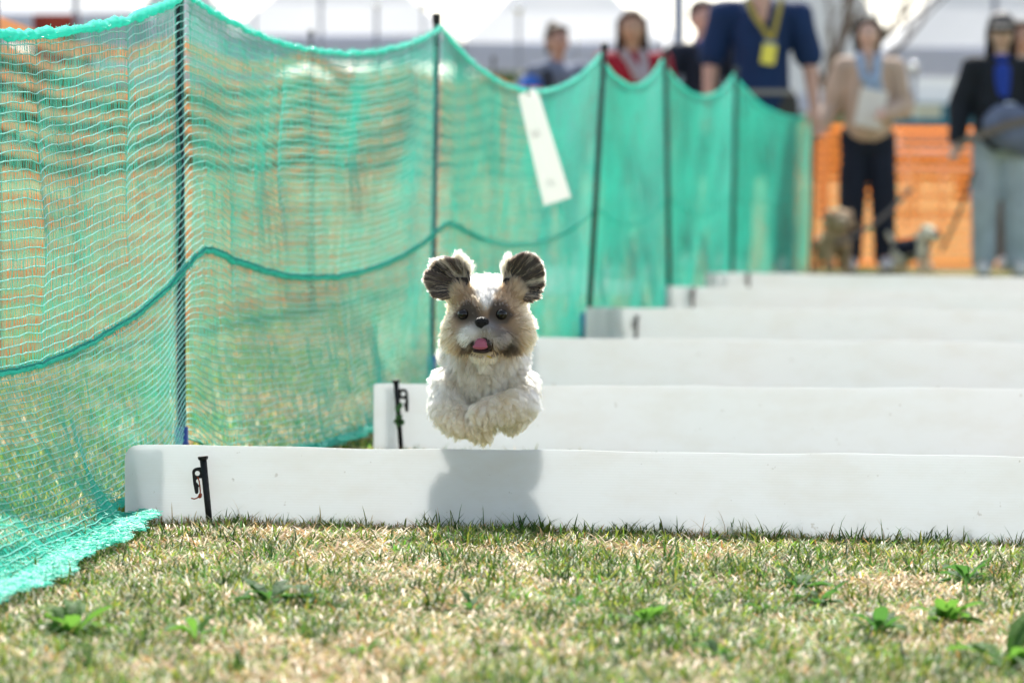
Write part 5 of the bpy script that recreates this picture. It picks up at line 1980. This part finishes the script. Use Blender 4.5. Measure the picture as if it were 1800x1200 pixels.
# bare tree
M_bark = mat('bark', (0.16, 0.12, 0.10), 0.9, bump=0.8, bscale=40)
tree = empty('bare_tree', (at(1440, 260, 62).x, 62, 0), 'bare leafless tree behind the man in navy and the woman in beige', 'tree')
bmT, bmB = [], []


def limb(p_, d_, L_, r_, depth):
    pts = [p_]
    q = p_.copy()
    dd = d_.copy()
    n_ = 5
    for s_ in range(n_):
        dd = (dd + Vector((random.uniform(-.16, .16), random.uniform(-.16, .16), random.uniform(-.06, .10)))).normalized()
        q = q + dd * L_ / n_
        pts.append(q.copy())
    rads = np.linspace(r_, r_ * 0.55, n_ + 1)
    (bmT if depth == 0 else bmB).append((np.array([list(v_) for v_ in pts]), rads))
    if depth < 4:
        for _ in range(3 if depth < 3 else 2):
            i_ = random.randint(2, n_)
            nd = (dd + Vector((random.uniform(-.9, .9), random.uniform(-.7, .7), random.uniform(-.2, .6)))).normalized()
            limb(pts[i_], nd, L_ * random.uniform(.55, .8), rads[i_] * .62, depth + 1)


random.seed(21)
limb(Vector((at(1446, 260, 62).x, 62, -0.1)), Vector((0.12, 0, 1)), 1.9, 0.085, 0)
limb(Vector((at(1450, 120, 62).x, 62, 1.3)), Vector((0.75, 0, 0.75)), 1.7, 0.05, 1)
limb(Vector((at(1450, 120, 62).x, 62, 1.2)), Vector((0.35, 0.1, 0.9)), 1.8, 0.05, 1)
limb(Vector((at(1450, 120, 62).x, 62, 1.4)), Vector((-0.5, 0.1, 0.8)), 1.6, 0.045, 1)
for nm, lst in (('trunk', bmT), ('branch', bmB)):
    Vs, Qs, o_ = [], [], 0
    for pts, rads in lst:
        V, Q = tubes(pts[None], rads[None], 7)
        Vs.append(V)
        Qs.append(Q + o_)
        o_ += len(V)
    o = fromnp(nm, np.vstack(Vs), np.vstack(Qs), M_bark, tree)
    if nm == 'branch':
        o['kind'] = 'stuff'

# pale far hedge and trees closing the field
M_far = mat('far_foliage', (0.07, 0.12, 0.05), 0.9, trans=0.3, attr='Col')
n = 40000
xx = rng.uniform(-26, 26, n)
base_h = 1.0 + 1.4 * fbm(xx * 0.35, xx * 0, 33, 3) + 1.3 * (xx < 7)
zz = rng.random(n) ** 0.8 * base_h
yy = 150 + rng.uniform(-2, 2, n) + xx * 0.1
s_ = rng.uniform(0.08, 0.22, n)
dr = nrmz(rng.normal(size=(n, 3)))
d2 = nrmz(np.cross(dr, rng.normal(size=(n, 3))))
cpos = np.stack([xx, yy, zz], axis=1)
VV = np.stack([cpos - dr * s_[:, None], cpos + d2 * s_[:, None] * .7, cpos + dr * s_[:, None], cpos - d2 * s_[:, None] * .7], axis=1)
QQ = np.arange(n * 4).reshape(n, 4)
cols = pick(np.array([[0.05, 0.10, 0.03], [0.10, 0.16, 0.06], [0.16, 0.20, 0.09], [0.12, 0.14, 0.08]]), n)
o = fromnp('hedge_row', VV.reshape(-1, 3), QQ, M_far, None, smooth=False, col=np.repeat(cols, 4, axis=0))
tag(o, 'low far hedge closing the field behind the tents', 'hedge', kind='stuff')
